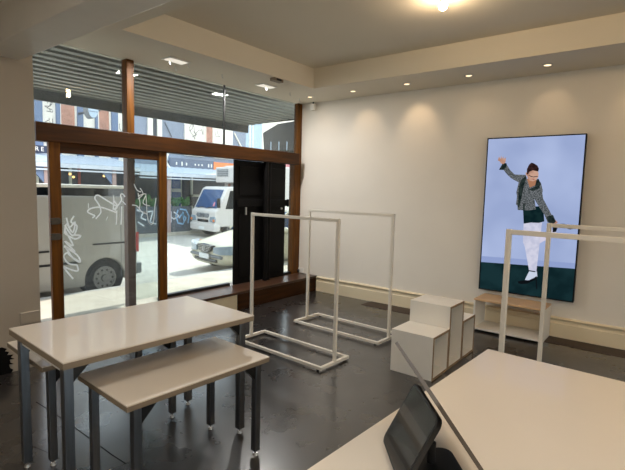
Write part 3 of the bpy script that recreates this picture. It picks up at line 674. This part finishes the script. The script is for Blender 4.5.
MB().box(-0.01, 0.03, 0.15, 1.6, 0.95, 1.5, 0.01).build('rear_window', M['vglass'], t)
for x_ in (wx, -3.55):
    MB().cyl((x_, 0.06, wr), (x_, 0.3, wr), ar - 0.004, n=32).build('wheel_arch', M['rubber'], t)
    wheel(t, x_, 0.05, wr, -1)
# car: cream sedan behind the van
t = empty('car', (6.46, 8.02, ZG), 'cream sedan car with its dark oval grille facing the shop window', 'car', rz=math.radians(-7))
st = [(0.0, .60, .26, .50), (.05, .74, .20, .60), (.22, .80, .18, .68), (.8, .85, .18, .80), (1.25, .86, .18, .90), (2.2, .86, .18, .93), (3.4, .86, .18, .95), (3.9, .83, .2, .95), (4.35, .75, .25, .9), (4.42, .62, .32, .7)]
rings = []
for x_, hw, zb, zt in st:
    half = [(0, zb), (.75 * hw, zb), (hw * .97, zb + .08), (hw, (zb + zt) / 2), (hw * .97, zt - .12), (hw * .82, zt), (hw * .4, zt + .025)]
    rg = half + [(0, zt + .035)] + [(-y_, z_) for y_, z_ in half[:0:-1]]
    rings.append([(x_, y_, z_) for y_, z_ in rg])
MB().loft(rings).build('body', M['carp'], t, sub=2)
# greenhouse: glass, roof and pillars
gb = [(1.18, .74, .90), (1.95, .58, 1.36), (3.05, .58, 1.39), (3.85, .70, .94)]
gl = MB(); R_ = []
for x_, hw, z_ in gb: R_.append(((x_, -hw, z_), (x_, hw, z_)))
low = [(1.18, .74, .86), (1.95, .79, .88), (3.05, .79, .90), (3.85, .70, .90)]
for i in range(3):
    for s in (-1, 1):
        gl.face([(low[i][0], s * low[i][1], low[i][2]), (low[i + 1][0], s * low[i + 1][1], low[i + 1][2]), (gb[i + 1][0], s * gb[i + 1][1], gb[i + 1][2]), (gb[i][0], s * gb[i][1], gb[i][2])])
    gl.face([R_[i][0], R_[i][1], R_[i + 1][1], R_[i + 1][0]])
bmesh.ops.remove_doubles(gl.bm, verts=gl.bm.verts[:], dist=0.001)
gl.build('window_glass', M['vglass'], t)
MB().loft([[(1.9, -.57, 1.345), (1.9, .57, 1.345), (1.93, .55, 1.385), (1.93, -.55, 1.385)], [(2.5, -.6, 1.39), (2.5, .6, 1.39), (2.5, .56, 1.43), (2.5, -.56, 1.43)], [(3.1, -.58, 1.37), (3.1, .58, 1.37), (3.08, .55, 1.41), (3.08, -.55, 1.41)]]).build('roof', M['carp'], t, smooth=True)
b = MB()
for s in (-1, 1):
    b.tube([(1.16, s * .755, .90), (1.93, s * .59, 1.37)], .03, 8); b.tube([(2.5, s * .8, .9), (2.5, s * .6, 1.39)], .03, 8); b.tube([(3.88, s * .71, .93), (3.06, s * .585, 1.38)], .04, 8)
b.build('pillar', M['carp'], t, smooth=True)
for s in (-1, 1):
    MB().loft([[(-.03, s * .34, .60), (-.03, s * .34, .48), (.3, s * .34, .48), (.3, s * .34, .60)], [(-.02, s * .58, .63), (-.02, s * .58, .46), (.3, s * .58, .46), (.3, s * .58, .63)], [(.12, s * .80, .66), (.12, s * .80, .47), (.3, s * .80, .47), (.3, s * .80, .66)], [(.30, s * .845, .67), (.30, s * .845, .50), (.36, s * .84, .50), (.36, s * .84, .67)]]).build('headlight', M['lampg'], t, smooth=True)
    MB().box(.30, .44, s * .83 - .03, s * .83 + .035, .50, .64, .01).build('indicator', M['amber'], t)
    MB().box(.04, .12, s * .45 - .14, s * .45 + .14, .27, .33, .02).build('fog_lamp_slot', M['vdark'], t)
el = [(-.30, .63), (-.22, .50), (-.10, .455), (.10, .455), (.22, .50), (.30, .63), (.15, .645), (-.15, .645)]
g_ = MB().prism(el, 0, -.045, .06, .01).build('grille', M['vdark'], t)
MB().ring((-.05, 0, .55), 0, .055, .042, -.01, .006, 20).box(-.06, -.045, -.026, -.016, .52, .58).box(-.06, -.045, .016, .026, .52, .58).box(-.06, -.045, -.02, .02, .545, .556).build('emblem', M['chrome'], g_, smooth=False)
b = MB()
for k in range(5): b.box(-.055, -.04, -.27 + k * 0.03, .27 - k * .03, .62 - k * .035, .626 - k * .035)
b.build('grille_bar', M['chrome'], g_)
MB().box(-.03, .10, -.62, .62, .365, .43, .02).build('bumper_strip', M['greyp'], t)
MB().box(-.035, .04, -.44, .44, .27, .34, .02).build('air_intake', M['vdark'], t)
MB().box(-.055, -.025, -.19, .19, .335, .445, .004).build('number_plate', M['plate'], t)
for s in (-1, 1):
    MB().ball((1.52, s * .92, .95), .09, (.7, 1, .75)).build('mirror', M['carp'], t, smooth=True)
    for x_ in (.85, 3.45):
        MB().cyl((x_, s * .70, .30), (x_, s * .862, .30), .345, n=32).build('wheel_arch', M['rubber'], t)
        wheel(t, x_, s * .868, .30, s, .18)
for x_ in (1.35, 2.45, 3.4): MB().box(x_ - .004, x_ + .004, -.866, -.855, .3, .86).build('door_gap', M['greyp'], t)
# refrigerated truck across the road
t = empty('truck', (11.2, 14.08, ZG), 'white refrigerated truck with a roof-mounted cooling unit coming down the street', 'truck', rz=math.radians(-9)); t.scale = (1, 0.93, 1)
cab = [(0.02, .42), (0.0, .55), (0.0, 1.02), (.10, 1.08), (.48, 1.86), (.62, 1.93), (1.35, 1.95), (1.45, 1.85), (1.45, .45)]
o = MB().prism(cab, 1, -.98, .98).build('cab', M['truckp'], t)
bv = o.modifiers.new('bev', 'BEVEL'); bv.width = 0.06; bv.segments = 3; bv.limit_method = 'ANGLE'; bv.angle_limit = math.radians(35)
def wsp(y_, z_, d): # point on the sloping windscreen plane
    k = (z_ - 1.08) / (1.86 - 1.08); return (.10 + k * .38 - d, y_, z_)
b = MB().loft([[wsp(-.84, 1.12, d), wsp(.84, 1.12, d), wsp(.80, 1.82, d), wsp(-.80, 1.82, d)] for d in (.012, -.03)]); b.build('windscreen', M['vglass'], t)
b = MB().tube([wsp(.6, 1.11, .03), wsp(.1, 1.17, .03)], .012, 6).tube([wsp(-.05, 1.11, .03), wsp(-.6, 1.17, .03)], .012, 6); b.build('wiper', M['rubber'], t)
b = MB().loft([[wsp(-.62, 1.2, .016), wsp(-.50, 1.2, .016), wsp(-.50, 1.34, .016), wsp(-.56, 1.36, .016)], [wsp(-.62, 1.2, .01), wsp(-.50, 1.2, .01), wsp(-.50, 1.34, .01), wsp(-.56, 1.36, .01)]]); b.build('windscreen_sticker', mat('pink_sticker', (226, 130, 140), .6), t)
for s in (-1, 1):
    MB().prism([(.42, 1.10), (.62, 1.78), (1.22, 1.80), (1.25, 1.10)], 1, s * .975, s * .99).build('side_window', M['vdark'], t)
    MB().box(.02, .10, s * 1.10 - .08, s * 1.10 + .08, 1.15, 1.50, .02).build('mirror', M['blackmetal'], t)
    MB().prism([(s * .52, .62), (s * .60, .80), (s * .95, .82), (s * .97, .66), (s * .90, .58)], 0, -.03, .06, .012).build('headlight', M['lampg'], t)
    MB().prism([(s * .80, .70), (s * .95, .72), (s * .96, .64), (s * .85, .62)], 0, -.04, -.02).build('indicator', M['amber'], t)
    MB().box(-.03, .02, s * .62 - .16, s * .62 + .16, .34, .44, .01).build('fog_lamp_slot', M['vdark'], t)
    for x_ in (.75, 3.9): wheel(t, x_, s * .93, .36, s, .22)
g_ = MB().prism([(-.50, .84), (-.42, .76), (.42, .76), (.50, .84), (.46, .92), (-.46, .92)], 0, -.025, .02, .01).build('grille', M['greyp'], t)
b = MB(); b.ring((-.03, 0, .85), 0, .085, .065, -.01, .006, 22); b.box(-.042, -.024, -.05, -.034, .80, .90); b.box(-.042, -.024, .034, .05, .80, .90); b.box(-.042, -.024, -.04, .04, .84, .858)
b.build('emblem', M['chrome'], g_)
MB().box(-.02, .03, -.44, .44, .58, .69, .02).build('lower_grille', M['vdark'], t)
MB().box(-.06, .2, -.99, .99, .26, .54, .04).build('bumper', M['truckp'], t)
MB().box(-.075, -.055, -.2, .2, .30, .42, .004).build('number_plate', M['plate'], t)
MB().box(1.55, 6.2, -1.05, 1.05, .78, 2.80, .03).build('cargo_box', M['truckp'], t)
o = MB().box(1.08, 1.56, -.86, .98, 2.10, 2.72, .05).build('cooling_unit', M['truckp'], t)
MB().box(1.062, 1.085, -.05, .80, 2.34, 2.62).build('cooling_grille', M['greyp'], o)
b = MB()
for k in range(3): b.box(1.052, 1.07, -.05, .80, 2.40 + k * .08, 2.415 + k * .08)
b.build('louvre', M['truckp'], o)
MB().cyl((1.52, .62, 1.98), (1.56, .62, 1.98), .09, n=20).build('marker_lamp', M['brick'], t)

# ---- far side of the street ---------------------------------------
FY = 17.0
def bx_px(mb, x0p, x1p, zlo, zhi, y0, y1, yref=FY, pyref=125):
    xa = fy(yref, x0p, pyref)[0]; xb = fy(yref, x1p, pyref)[0]; mb.box(xa, xb, y0, y1, zlo, zhi); return xa, xb
def scribble(mb, xa, xb, za, zb, Y, seed, n=6, r=0.03):
    rn = random.Random(seed)
    for _ in range(n):
        P = []; cx, cz = rn.uniform(xa, xb), rn.uniform(za, zb)
        for k in range(rn.randint(3, 5)):
            P.append((min(max(cx, xa), xb), Y, min(max(cz, za), zb))); cx += rn.uniform(-.28, .28); cz += rn.uniform(-.3, .3)
        for p, q in zip(P, P[1:]):
            p = Vector(p); q = Vector(q); d = q - p
            if d.length < 0.02: continue
            nrm = Vector((-d.z, 0, d.x)).normalized() * r; mb.face((p + nrm, q + nrm, q - nrm, p - nrm))
M['pen'] = mat('grey_spray', (120, 118, 120), .8)
def terrace(xa, xb, m, label, h=7.2, d=6.0):
    t = empty('building', ((xa + xb) / 2, FY, ZG), label, 'building')
    part(MB().box(xa, xb, FY, FY + d, 2.35, h), 'upper_wall', m, t)
    part(MB().box(xa, xb, FY + 0.25, FY + d, ZG + 0.1, 2.36), 'shopfront', M['shop'], t)
    return t
def window(t, p0, p1, pane, fr=0.06, z0=3.0, z1=5.6):
    xa = fy(FY, p0, 125)[0]; xb = fy(FY, p1, 125)[0]
    f = part(MB().box(xa, xa + fr, FY - .08, FY, z0, z1).box(xb - fr, xb, FY - .08, FY, z0, z1).box(xa + fr, xb - fr, FY - .08, FY, z1 - fr * 2, z1).box(xa + fr, xb - fr, FY - .08, FY, z0, z0 + fr), 'window', M['panelw'], t)
    MB().box(xa + fr, xb - fr, FY - .03, FY - .005, z0 + fr, z1 - fr * 2).build('pane', pane, f, off=-Vector(t.location))
def board(t, p0, p1, seed, z0=2.9, z1=5.8, n=7):
    xa = fy(FY, p0, 125)[0]; xb = fy(FY, p1, 125)[0]
    o = part(MB().box(xa, xb, FY - .06, FY, z0, z1), 'white_board', M['panelw'], t)
    if n:
        mb = MB(); scribble(mb, xa + .1, xb - .1, 3.2, 4.6, FY - .066, seed, n, .012); mb.build('spray_tag', M['pen'], o, off=-Vector(t.location))
def pil(t, p0, p1, m):
    xa = fy(FY, p0, 125)[0]; xb = fy(FY, p1, 125)[0]; part(MB().box(xa, xb, FY - .16, FY, 2.4, 6.2), 'pilaster', m, t)
XB1 = fy(FY, 127, 125)[0]
t = terrace(3.0, XB1, M['panelw'], 'terrace building with bright blue pilasters across the street, behind the van')
for a, c in ((33.5, 41), (55, 58.5), (76, 81.5), (94, 96), (110, 116)): pil(t, a, c, M['bluep'])
board(t, 41, 55, 3); window(t, 58.5, 76, M['brick']); board(t, 81.5, 94, 5, n=0); window(t, 96.5, 110, M['brick']); board(t, 116, 126.5, 8, n=3)
b = MB()
for a, c in ((62, 64), (72, 74), (98, 112)):
    pass
shop_f = part(MB().box(6.6, 6.68, FY + .18, FY + .25, ZG + .15, 2.3).box(7.7, 7.78, FY + .18, FY + .25, ZG + .15, 2.3).box(9.3, 9.38, FY + .18, FY + .25, ZG + .15, 2.3), 'shop_frame', M['shopframe'], t)
part(MB().box(8.02, 8.06, FY + .10, FY + .25, ZG + .15, 2.3), 'shop_post', mat('red_post', (186, 96, 84), .6), t)
XB2 = fy(FY, 246, 125)[0]
t = terrace(XB1, XB2, M['blueg'], 'blue-grey rendered building across the street, behind the truck')
window(t, 147, 161, M['shop'], .22); board(t, 184, 204, 11, n=9); window(t, 204.5, 212.5, M['brick'], .04); board(t, 213, 232, 14, n=6)
b = MB(); q = [fy(FY - .03, 234, 133), fy(FY - .03, 242, 149)]
part(MB().tube([(q[0][0], FY - .05, q[0][1]), (q[1][0], FY - .05, q[1][1])], .04, 6), 'pipe', M['panelw'], t, smooth=True)
part(MB().tube([(fy(FY, 164, 122)[0], FY - .05, fy(FY, 164, 122)[1]), (fy(FY, 171, 137)[0], FY - .05, fy(FY, 171, 137)[1])], .02, 6), 'cable', M['fence'], t)
part(MB().box(11.9, 12.5, FY + .18, FY + .25, .5, 2.2).box(13.0, 13.08, FY + .15, FY + .25, ZG + .15, 2.3).box(13.0, 15.5, FY + .15, FY + .25, 1.1, 1.2), 'shop_frame', M['shopframe'], t)
part(MB().box(11.98, 12.42, FY + .14, FY + .19, 1.45, 2.1).box(11.98, 12.42, FY + .14, FY + .19, .6, 1.3), 'shop_window', M['vglass'], t)
t = terrace(XB2, 17.3, M['paleb'], 'narrow pale blue building across the street at the end of the blue-grey one')
window(t, 249, 252.5, M['paleb'], .05)
t = terrace(17.3, 27.0, M['panelw'], 'white building far along the street, seen beside the black shutters', h=5.4)
(xa, za), (xb, zb) = fy(16.9, 285, 163), fy(16.9, 292, 173)
part(MB().box(xa, xb + .8, 16.86, 16.98, zb, za), 'poster', mat('red_poster', (214, 130, 140), .7, var=.4, scale=4), t)
part(MB().box(18, 24, FY + .1, FY + .26, ZG + .12, 2.36), 'shop_wall', M['panelw'], t)
# verandahs across the street
def verandah(xa, xb, zf, zb_, label, posts, pm):
    t = empty('verandah', ((xa + xb) / 2, FY, 2.0), label, 'awning', 'street verandahs opposite')
    b = MB(); n = int((xb - xa) / .15)
    for yy, zz in ((15.15, zf), ):
        pass
    A = []; Bv = []
    for i in range(n + 1):
        x_ = xa + (xb - xa) * i / n; dz = .02 if i % 2 else 0
        A.append((x_, 15.15, zf + dz)); Bv.append((x_, FY - .18, zb_ + dz))
    b.loft([A + [(p[0], p[1], p[2] - .03) for p in A[::-1]], Bv + [(p[0], p[1], p[2] - .03) for p in Bv[::-1]]])
    part(b, 'sheet_roof', M['awn2'], t)
    part(MB().box(xa, xb, 15.13, 15.19, zf - .14, zf - .01).box(xa, xb, 15.16, 15.2, zf - .24, zf - .19), 'fascia', M['awn2f'], t)
    for px in posts:
        x_ = fy(15.25, px, 180)[0]; part(MB().box(x_ - .07, x_ + .07, 15.22, 15.34, ZG + .12, zf - .02), 'post', pm, t)
        part(MB().prism([(x_ - .07, zf - .1), (x_ - .5, zf - .1), (x_ - .07, zf - .62)], 1, 15.25, 15.31), 'bracket', M['bluep'], t)
    return t
verandah(2.0, 9.25, 2.17, 2.52, 'pale blue sheet roof verandah across the street above the parked van', (46.5, 114), M['postb'])
verandah(9.25, 17.5, 2.05, 2.40, 'pale blue sheet roof verandah across the street behind the truck', (168.7,), M['postb'])
for px, py in ((70, 174), (73.5, 177), (104, 176)):
    x_, z_ = fy(16.0, px, py); tag(MB().ball((x_, 16.0, z_), .04).build('shop_lamp', emit('shop_lamp_glow', (255, 190, 110), 3.0), smooth=True), 'tiny warm lamp glowing under the pale verandah across the street', 'lamp', 'lamps under the opposite verandah')
# signs
def sign(name, pts_px, m, label, Y=16.6, th=.06):
    q = [fy(Y, *p) for p in pts_px]; xa = q[0][0]; xb = q[1][0]; za = q[1][1]; zb = q[0][1]
    t = empty(name, ((xa + xb) / 2, Y, (za + zb) / 2), label, 'sign')
    part(MB().box(xa, xb, Y - th, Y, za, zb), 'sign_board', m, t)
    part(MB().box(xa + .2, xa + .28, Y, FY - .001, za + .1, zb - .1).box(xb - .28, xb - .2, Y, FY - .001, za + .1, zb - .1), 'bracket', M['fence'], t)
    return t, xa, xb, za, zb
RX = (PI / 2, 0, 0)
t, xa, xb, za, zb = sign('shop_sign', ((28, 144.5), (47.5, 153.5)), M['navy'], 'navy shop sign with white letters across the street at far left')
letters('letter', 'R', .2, M['panelw'], t, (fy(16.53, 37, 149)[0] - t.location.x, -.066, 0), RX); letters('letter', 'E', .2, M['panelw'], t, (fy(16.53, 42.5, 149.4)[0] - t.location.x, -.066, 0), RX)
t, xa, xb, za, zb = sign('shop_sign', ((169, 157.5), (212.5, 171)), M['signg'], 'long grey-blue shop sign across the street above the truck')
for k, f_ in enumerate((.14, .26, .36, .56, .64, .72, .88, .95)):
    h_ = (.10, .14, .10, .06, .06, .06, .12, .12)[k]
    part(MB().box(xa + (xb - xa) * f_ - .03, xa + (xb - xa) * f_ + .03, 16.528, 16.542, (za + zb) / 2 - h_ * .6, (za + zb) / 2 + h_ * .6), 'letter', M['panelw'], t)
t, xa, xb, za, zb = sign('shop_sign', ((213, 162), (242, 174.5)), M['orange'], 'orange shop sign with dark marks across the street, above the truck cargo box')
x_, z_ = fy(16.53, 225, 168.3)
part(MB().prism([(x_ - .2, z_ - .1), (x_, z_ + .1), (x_ + .2, z_ - .1), (x_ + .12, z_ - .1), (x_, z_ + .03), (x_ - .12, z_ - .1)], 1, 16.526, 16.541), 'logo', M['fence'], t)
for k in range(6): part(MB().box(x_ + .36 + k * .17, x_ + .47 + k * .17, 16.528, 16.541, z_ - .07, z_ + .04), 'letter', M['fence'], t)
# round hanging sign
xa, za = fy(15.2, 92.3, 108)
t = empty('round_sign', (xa, 15.2, za), 'pale blue round sign in a grey drum projecting from the blue-pillared building', 'sign')
rr = abs(fy(15.2, 98, 108)[0] - fy(15.2, 86.8, 108)[0]) / 2
rr2 = za - fy(15.2, 92.3, 118.5)[1]
def disc(y0, y1, kx, kz): return MB().prism([(xa + rr * kx * math.cos(2 * PI * k / 28), za + rr2 * kz * math.sin(2 * PI * k / 28)) for k in range(28)], 1, y0, y1)
o = part(disc(15.15, 15.45, 1.0, 1.0), 'drum', M['greyp'], t)
part(disc(15.13, 15.15, .92, .94), 'face', M['paleb'], t)
part(MB().box(xa + .3, xa + .38, 15.4, FY, za - .03, za + .03), 'arm', M['fence'], t)
mb = MB()
for dz in (-.02, -.12): mb.box(xa - .14, xa + .14, 15.122, 15.131, za + dz - .008, za + dz + .008)
part(mb, 'lettering', M['signg'], t)
# white curved bracket arm beside the long sign
q = [fy(16.3, *p) for p in ((168.5, 152), (166.3, 158), (166.2, 163), (169.5, 168))]
tag(MB().tube([(x_, 16.3, z_) for x_, z_ in q], .05, 8).build('curved_pole', M['panelw'], smooth=True), 'white curved pole at the left end of the long grey-blue sign', 'pole')
# planter fence with spray tags and ferns
hx0, hx1 = fy(15.3, 128, 207)[0], fy(15.3, 191, 207)[0]; hz = fy(15.3, 175, 206.5)[1]
t = empty('planter_fence', ((hx0 + hx1) / 2, 15.36, ZG), 'dark footpath planter fence covered in spray-painted tags across the street', 'fence')
part(MB().box(hx0, hx1, 15.36, 15.5, ZG + .12, hz), 'fence_panel', M['fence'], t)
mb = MB(); mc = MB()
def tagline(mb, pts, r=.025):
    P = [Vector((fy(15.35, *p)[0], 15.35, fy(15.35, *p)[1])) for p in pts]
    for p, q in zip(P, P[1:]):
        d = q - p; n = Vector((-d.z, 0, d.x)).normalized() * r; e = d.normalized() * r * .4; mb.face((p + n - e, q + n + e, q - n + e, p - n - e))
for p in ([(166, 212), (171, 212), (171, 222), (167, 224)], [(168, 215), (174, 219), (179, 216), (174, 212)], [(137, 210), (143, 212), (141, 218), (146, 220)], [(147, 212), (153, 211), (150, 222), (156, 224)], [(158, 210), (161, 212), (160, 222), (164, 224), (165, 214)], [(138, 222), (144, 226)]): tagline(mb, p)
for p in ([(178, 210), (176, 216), (178, 223), (183, 224), (186, 218), (182, 214), (179, 218)], [(180, 209), (186, 210), (189, 216), (188, 223)], [(183, 212), (184, 222)]): tagline(mc, p, .03)
part(mb, 'spray_tag', M['tag1'], t); part(mc, 'spray_tag', M['tag2'], t)
def fern(x_, h, label):
    t = empty('fern', (x_, 15.82, ZG + .12), label, 'plant', 'ferns behind the planter fence')
    rn = random.Random(int(x_ * 100)); b = MB()
    for i in range(26):
        a = rn.uniform(0, 2 * PI); L = rn.uniform(.25, .45); up = rn.uniform(.3, .8) * h
        prev = None
        for k in range(6):
            f = k / 5; w = .09 * (1 - f) + .012
            c = Vector((x_ + math.cos(a) * L * f, 15.82 + math.sin(a) * L * f * .35 + .0, hz - .05 + up * (1.7 * f - 1.0 * f * f)))
            sd = Vector((-math.sin(a), math.cos(a) * .35, .25)).normalized() * w
            cur = (c + sd, c - sd)
            if prev: b.face((prev[0], cur[0], cur[1], prev[1]))
            prev = cur
    part(b, 'fronds', M['fern'], t)
    part(MB().box(x_ - .2, x_ + .2, 15.62, 15.98, ZG + .12, hz - .03), 'pot', M['fence'], t)
for px, h_, lab in ((139, .6, 'leafy fern above the tagged fence, just right of the dark door post'), (151, .95, 'taller leafy plant above the tagged fence, seen through the door glass'), (167, .55, 'small fern above the tagged fence beside the verandah post'), (176, .7, 'bushy fern above the tagged fence, left of the truck'), (185, .75, 'bushy fern above the tagged fence, touching the truck windscreen')):
    fern(fy(15.8, px, 205)[0], h_, lab)

# ================================================================== LIGHT
w = bpy.data.worlds.new('street_sky'); S.world = w; w.use_nodes = True
N = w.node_tree.nodes; L = w.node_tree.links; bg = N['Background']
tc = N.new('ShaderNodeTexCoord'); sep = N.new('ShaderNodeSeparateXYZ'); rp = N.new('ShaderNodeValToRGB')
L.new(tc.outputs['Generated'], sep.inputs[0]); L.new(sep.outputs['Z'], rp.inputs[0]); L.new(rp.outputs[0], bg.inputs[0])
e = rp.color_ramp.elements; e[0].position = 0.0; e[0].color = (0.94, 0.97, 1.0, 1); e[1].position = 0.7; e[1].color = (0.74, 0.85, 1.0, 1)
bg.inputs[1].default_value = 2.2
sun = bpy.data.lights.new('sun', 'SUN'); sun.energy = 5.2; sun.angle = math.radians(0.6); sun.color = (1, 0.95, 0.86)
so = bpy.data.objects.new('sun', sun); COL.objects.link(so)
az = math.atan2(0.327, 0.945); el_ = math.radians(38)
d = Vector((math.cos(az) * math.cos(el_), math.sin(az) * math.cos(el_), math.sin(el_)))
so.rotation_euler = d.to_track_quat('Z', 'Y').to_euler(); so.location = (10, 8, 12)
def lamp(name, typ, loc, energy, col, size=0.1, rot=(0, 0, 0), spot=None, size_y=None):
    l = bpy.data.lights.new(name, typ); l.energy = energy; l.color = col
    if typ == 'AREA':
        l.size = size
        if size_y: l.shape = 'RECTANGLE'; l.size_y = size_y
    elif typ in ('POINT', 'SPOT'): l.shadow_soft_size = size
    if spot: l.spot_size = math.radians(spot); l.spot_blend = 0.8
    o = bpy.data.objects.new(name, l); COL.objects.link(o); o.location = loc; o.rotation_euler = rot; return o
WARM = (1.0, 0.78, 0.54)
for cy, en in ((4.08, 1), (3.37, 3), (2.61, 5), (1.87, 1), (1.09, 1.6), (0.3, 2), (-0.5, 3), (-1.3, 3)): lamp('downlight_beam', 'SPOT', (5.08, cy, ZS - 0.02), en, (1, .70, .42), 0.03, spot=70, rot=(0, math.radians(-38), 0))
gp = on(2, 2.965, 443, 6); lamp('globe_light', 'POINT', (gp.x, gp.y, 2.90), 5.0, WARM, 0.035)
for cx, cy in ((2.925, 4.11), (4.255, 4.12)): lamp('rectangular_light_beam', 'AREA', (cx, cy, ZS - 0.02), 20.0, (1, 0.97, 0.93), 0.2, size_y=0.1)
# unseen ceiling lamps added behind and above the camera to light the room
for cx, cy, en in ((2.6, -0.35, 17), (3.4, -2.2, 10)): lamp('added_globe', 'POINT', (cx, cy, 2.9), en, (1, .68, .38), 0.05)
for cx, cy in ((0.2, -0.6), (0.2, -2.4), (-1.4, -0.6), (-1.4, -2.4), (0.2, 1.2), (-1.4, 1.4)): lamp('added_ceiling_lamp', 'AREA', (cx, cy, ZS - 0.02), 11.0, (1.0, 0.93, 0.84), 0.5)
# portal over the shop front guides daylight sampling
po = lamp('shop_front_portal', 'AREA', (3.55, 4.66, 1.4), 1.0, (1, 1, 1), 3.8, rot=(-PI / 2, 0, 0), size_y=2.9); po.data.cycles.is_portal = True
po = lamp('added_window_portal', 'AREA', (2.0, YB - 0.2, 1.25), 1.0, (1, 1, 1), 2.8, rot=(PI / 2, 0, 0), size_y=2.5); po.data.cycles.is_portal = True

# ================================================================== CAMERA
cam = bpy.data.cameras.new('camera'); co = bpy.data.objects.new('camera', cam); COL.objects.link(co)
cam.sensor_width = 36.0; cam.lens = FPX / 625.0 * 36.0; cam.clip_start = 0.02; cam.clip_end = 200
m = Matrix.Identity(4)
for r in range(3):
    m[r][0] = ROWS[r].x; m[r][1] = -ROWS[r].y; m[r][2] = -ROWS[r].z; m[r][3] = EYE[r]
co.matrix_world = m
S.camera = co
S.view_settings.view_transform = 'Standard'; S.view_settings.look = 'None'; S.view_settings.gamma = 1.0; S.view_settings.exposure = 0.5
S.view_settings.use_curve_mapping = False
S.cycles.use_denoising = True
S.cycles.max_bounces = 10; S.cycles.diffuse_bounces = 6; S.cycles.glossy_bounces = 4; S.cycles.transparent_max_bounces = 16
S.cycles.sample_clamp_indirect = 6.0; S.cycles.caustics_reflective = False; S.cycles.caustics_refractive = False
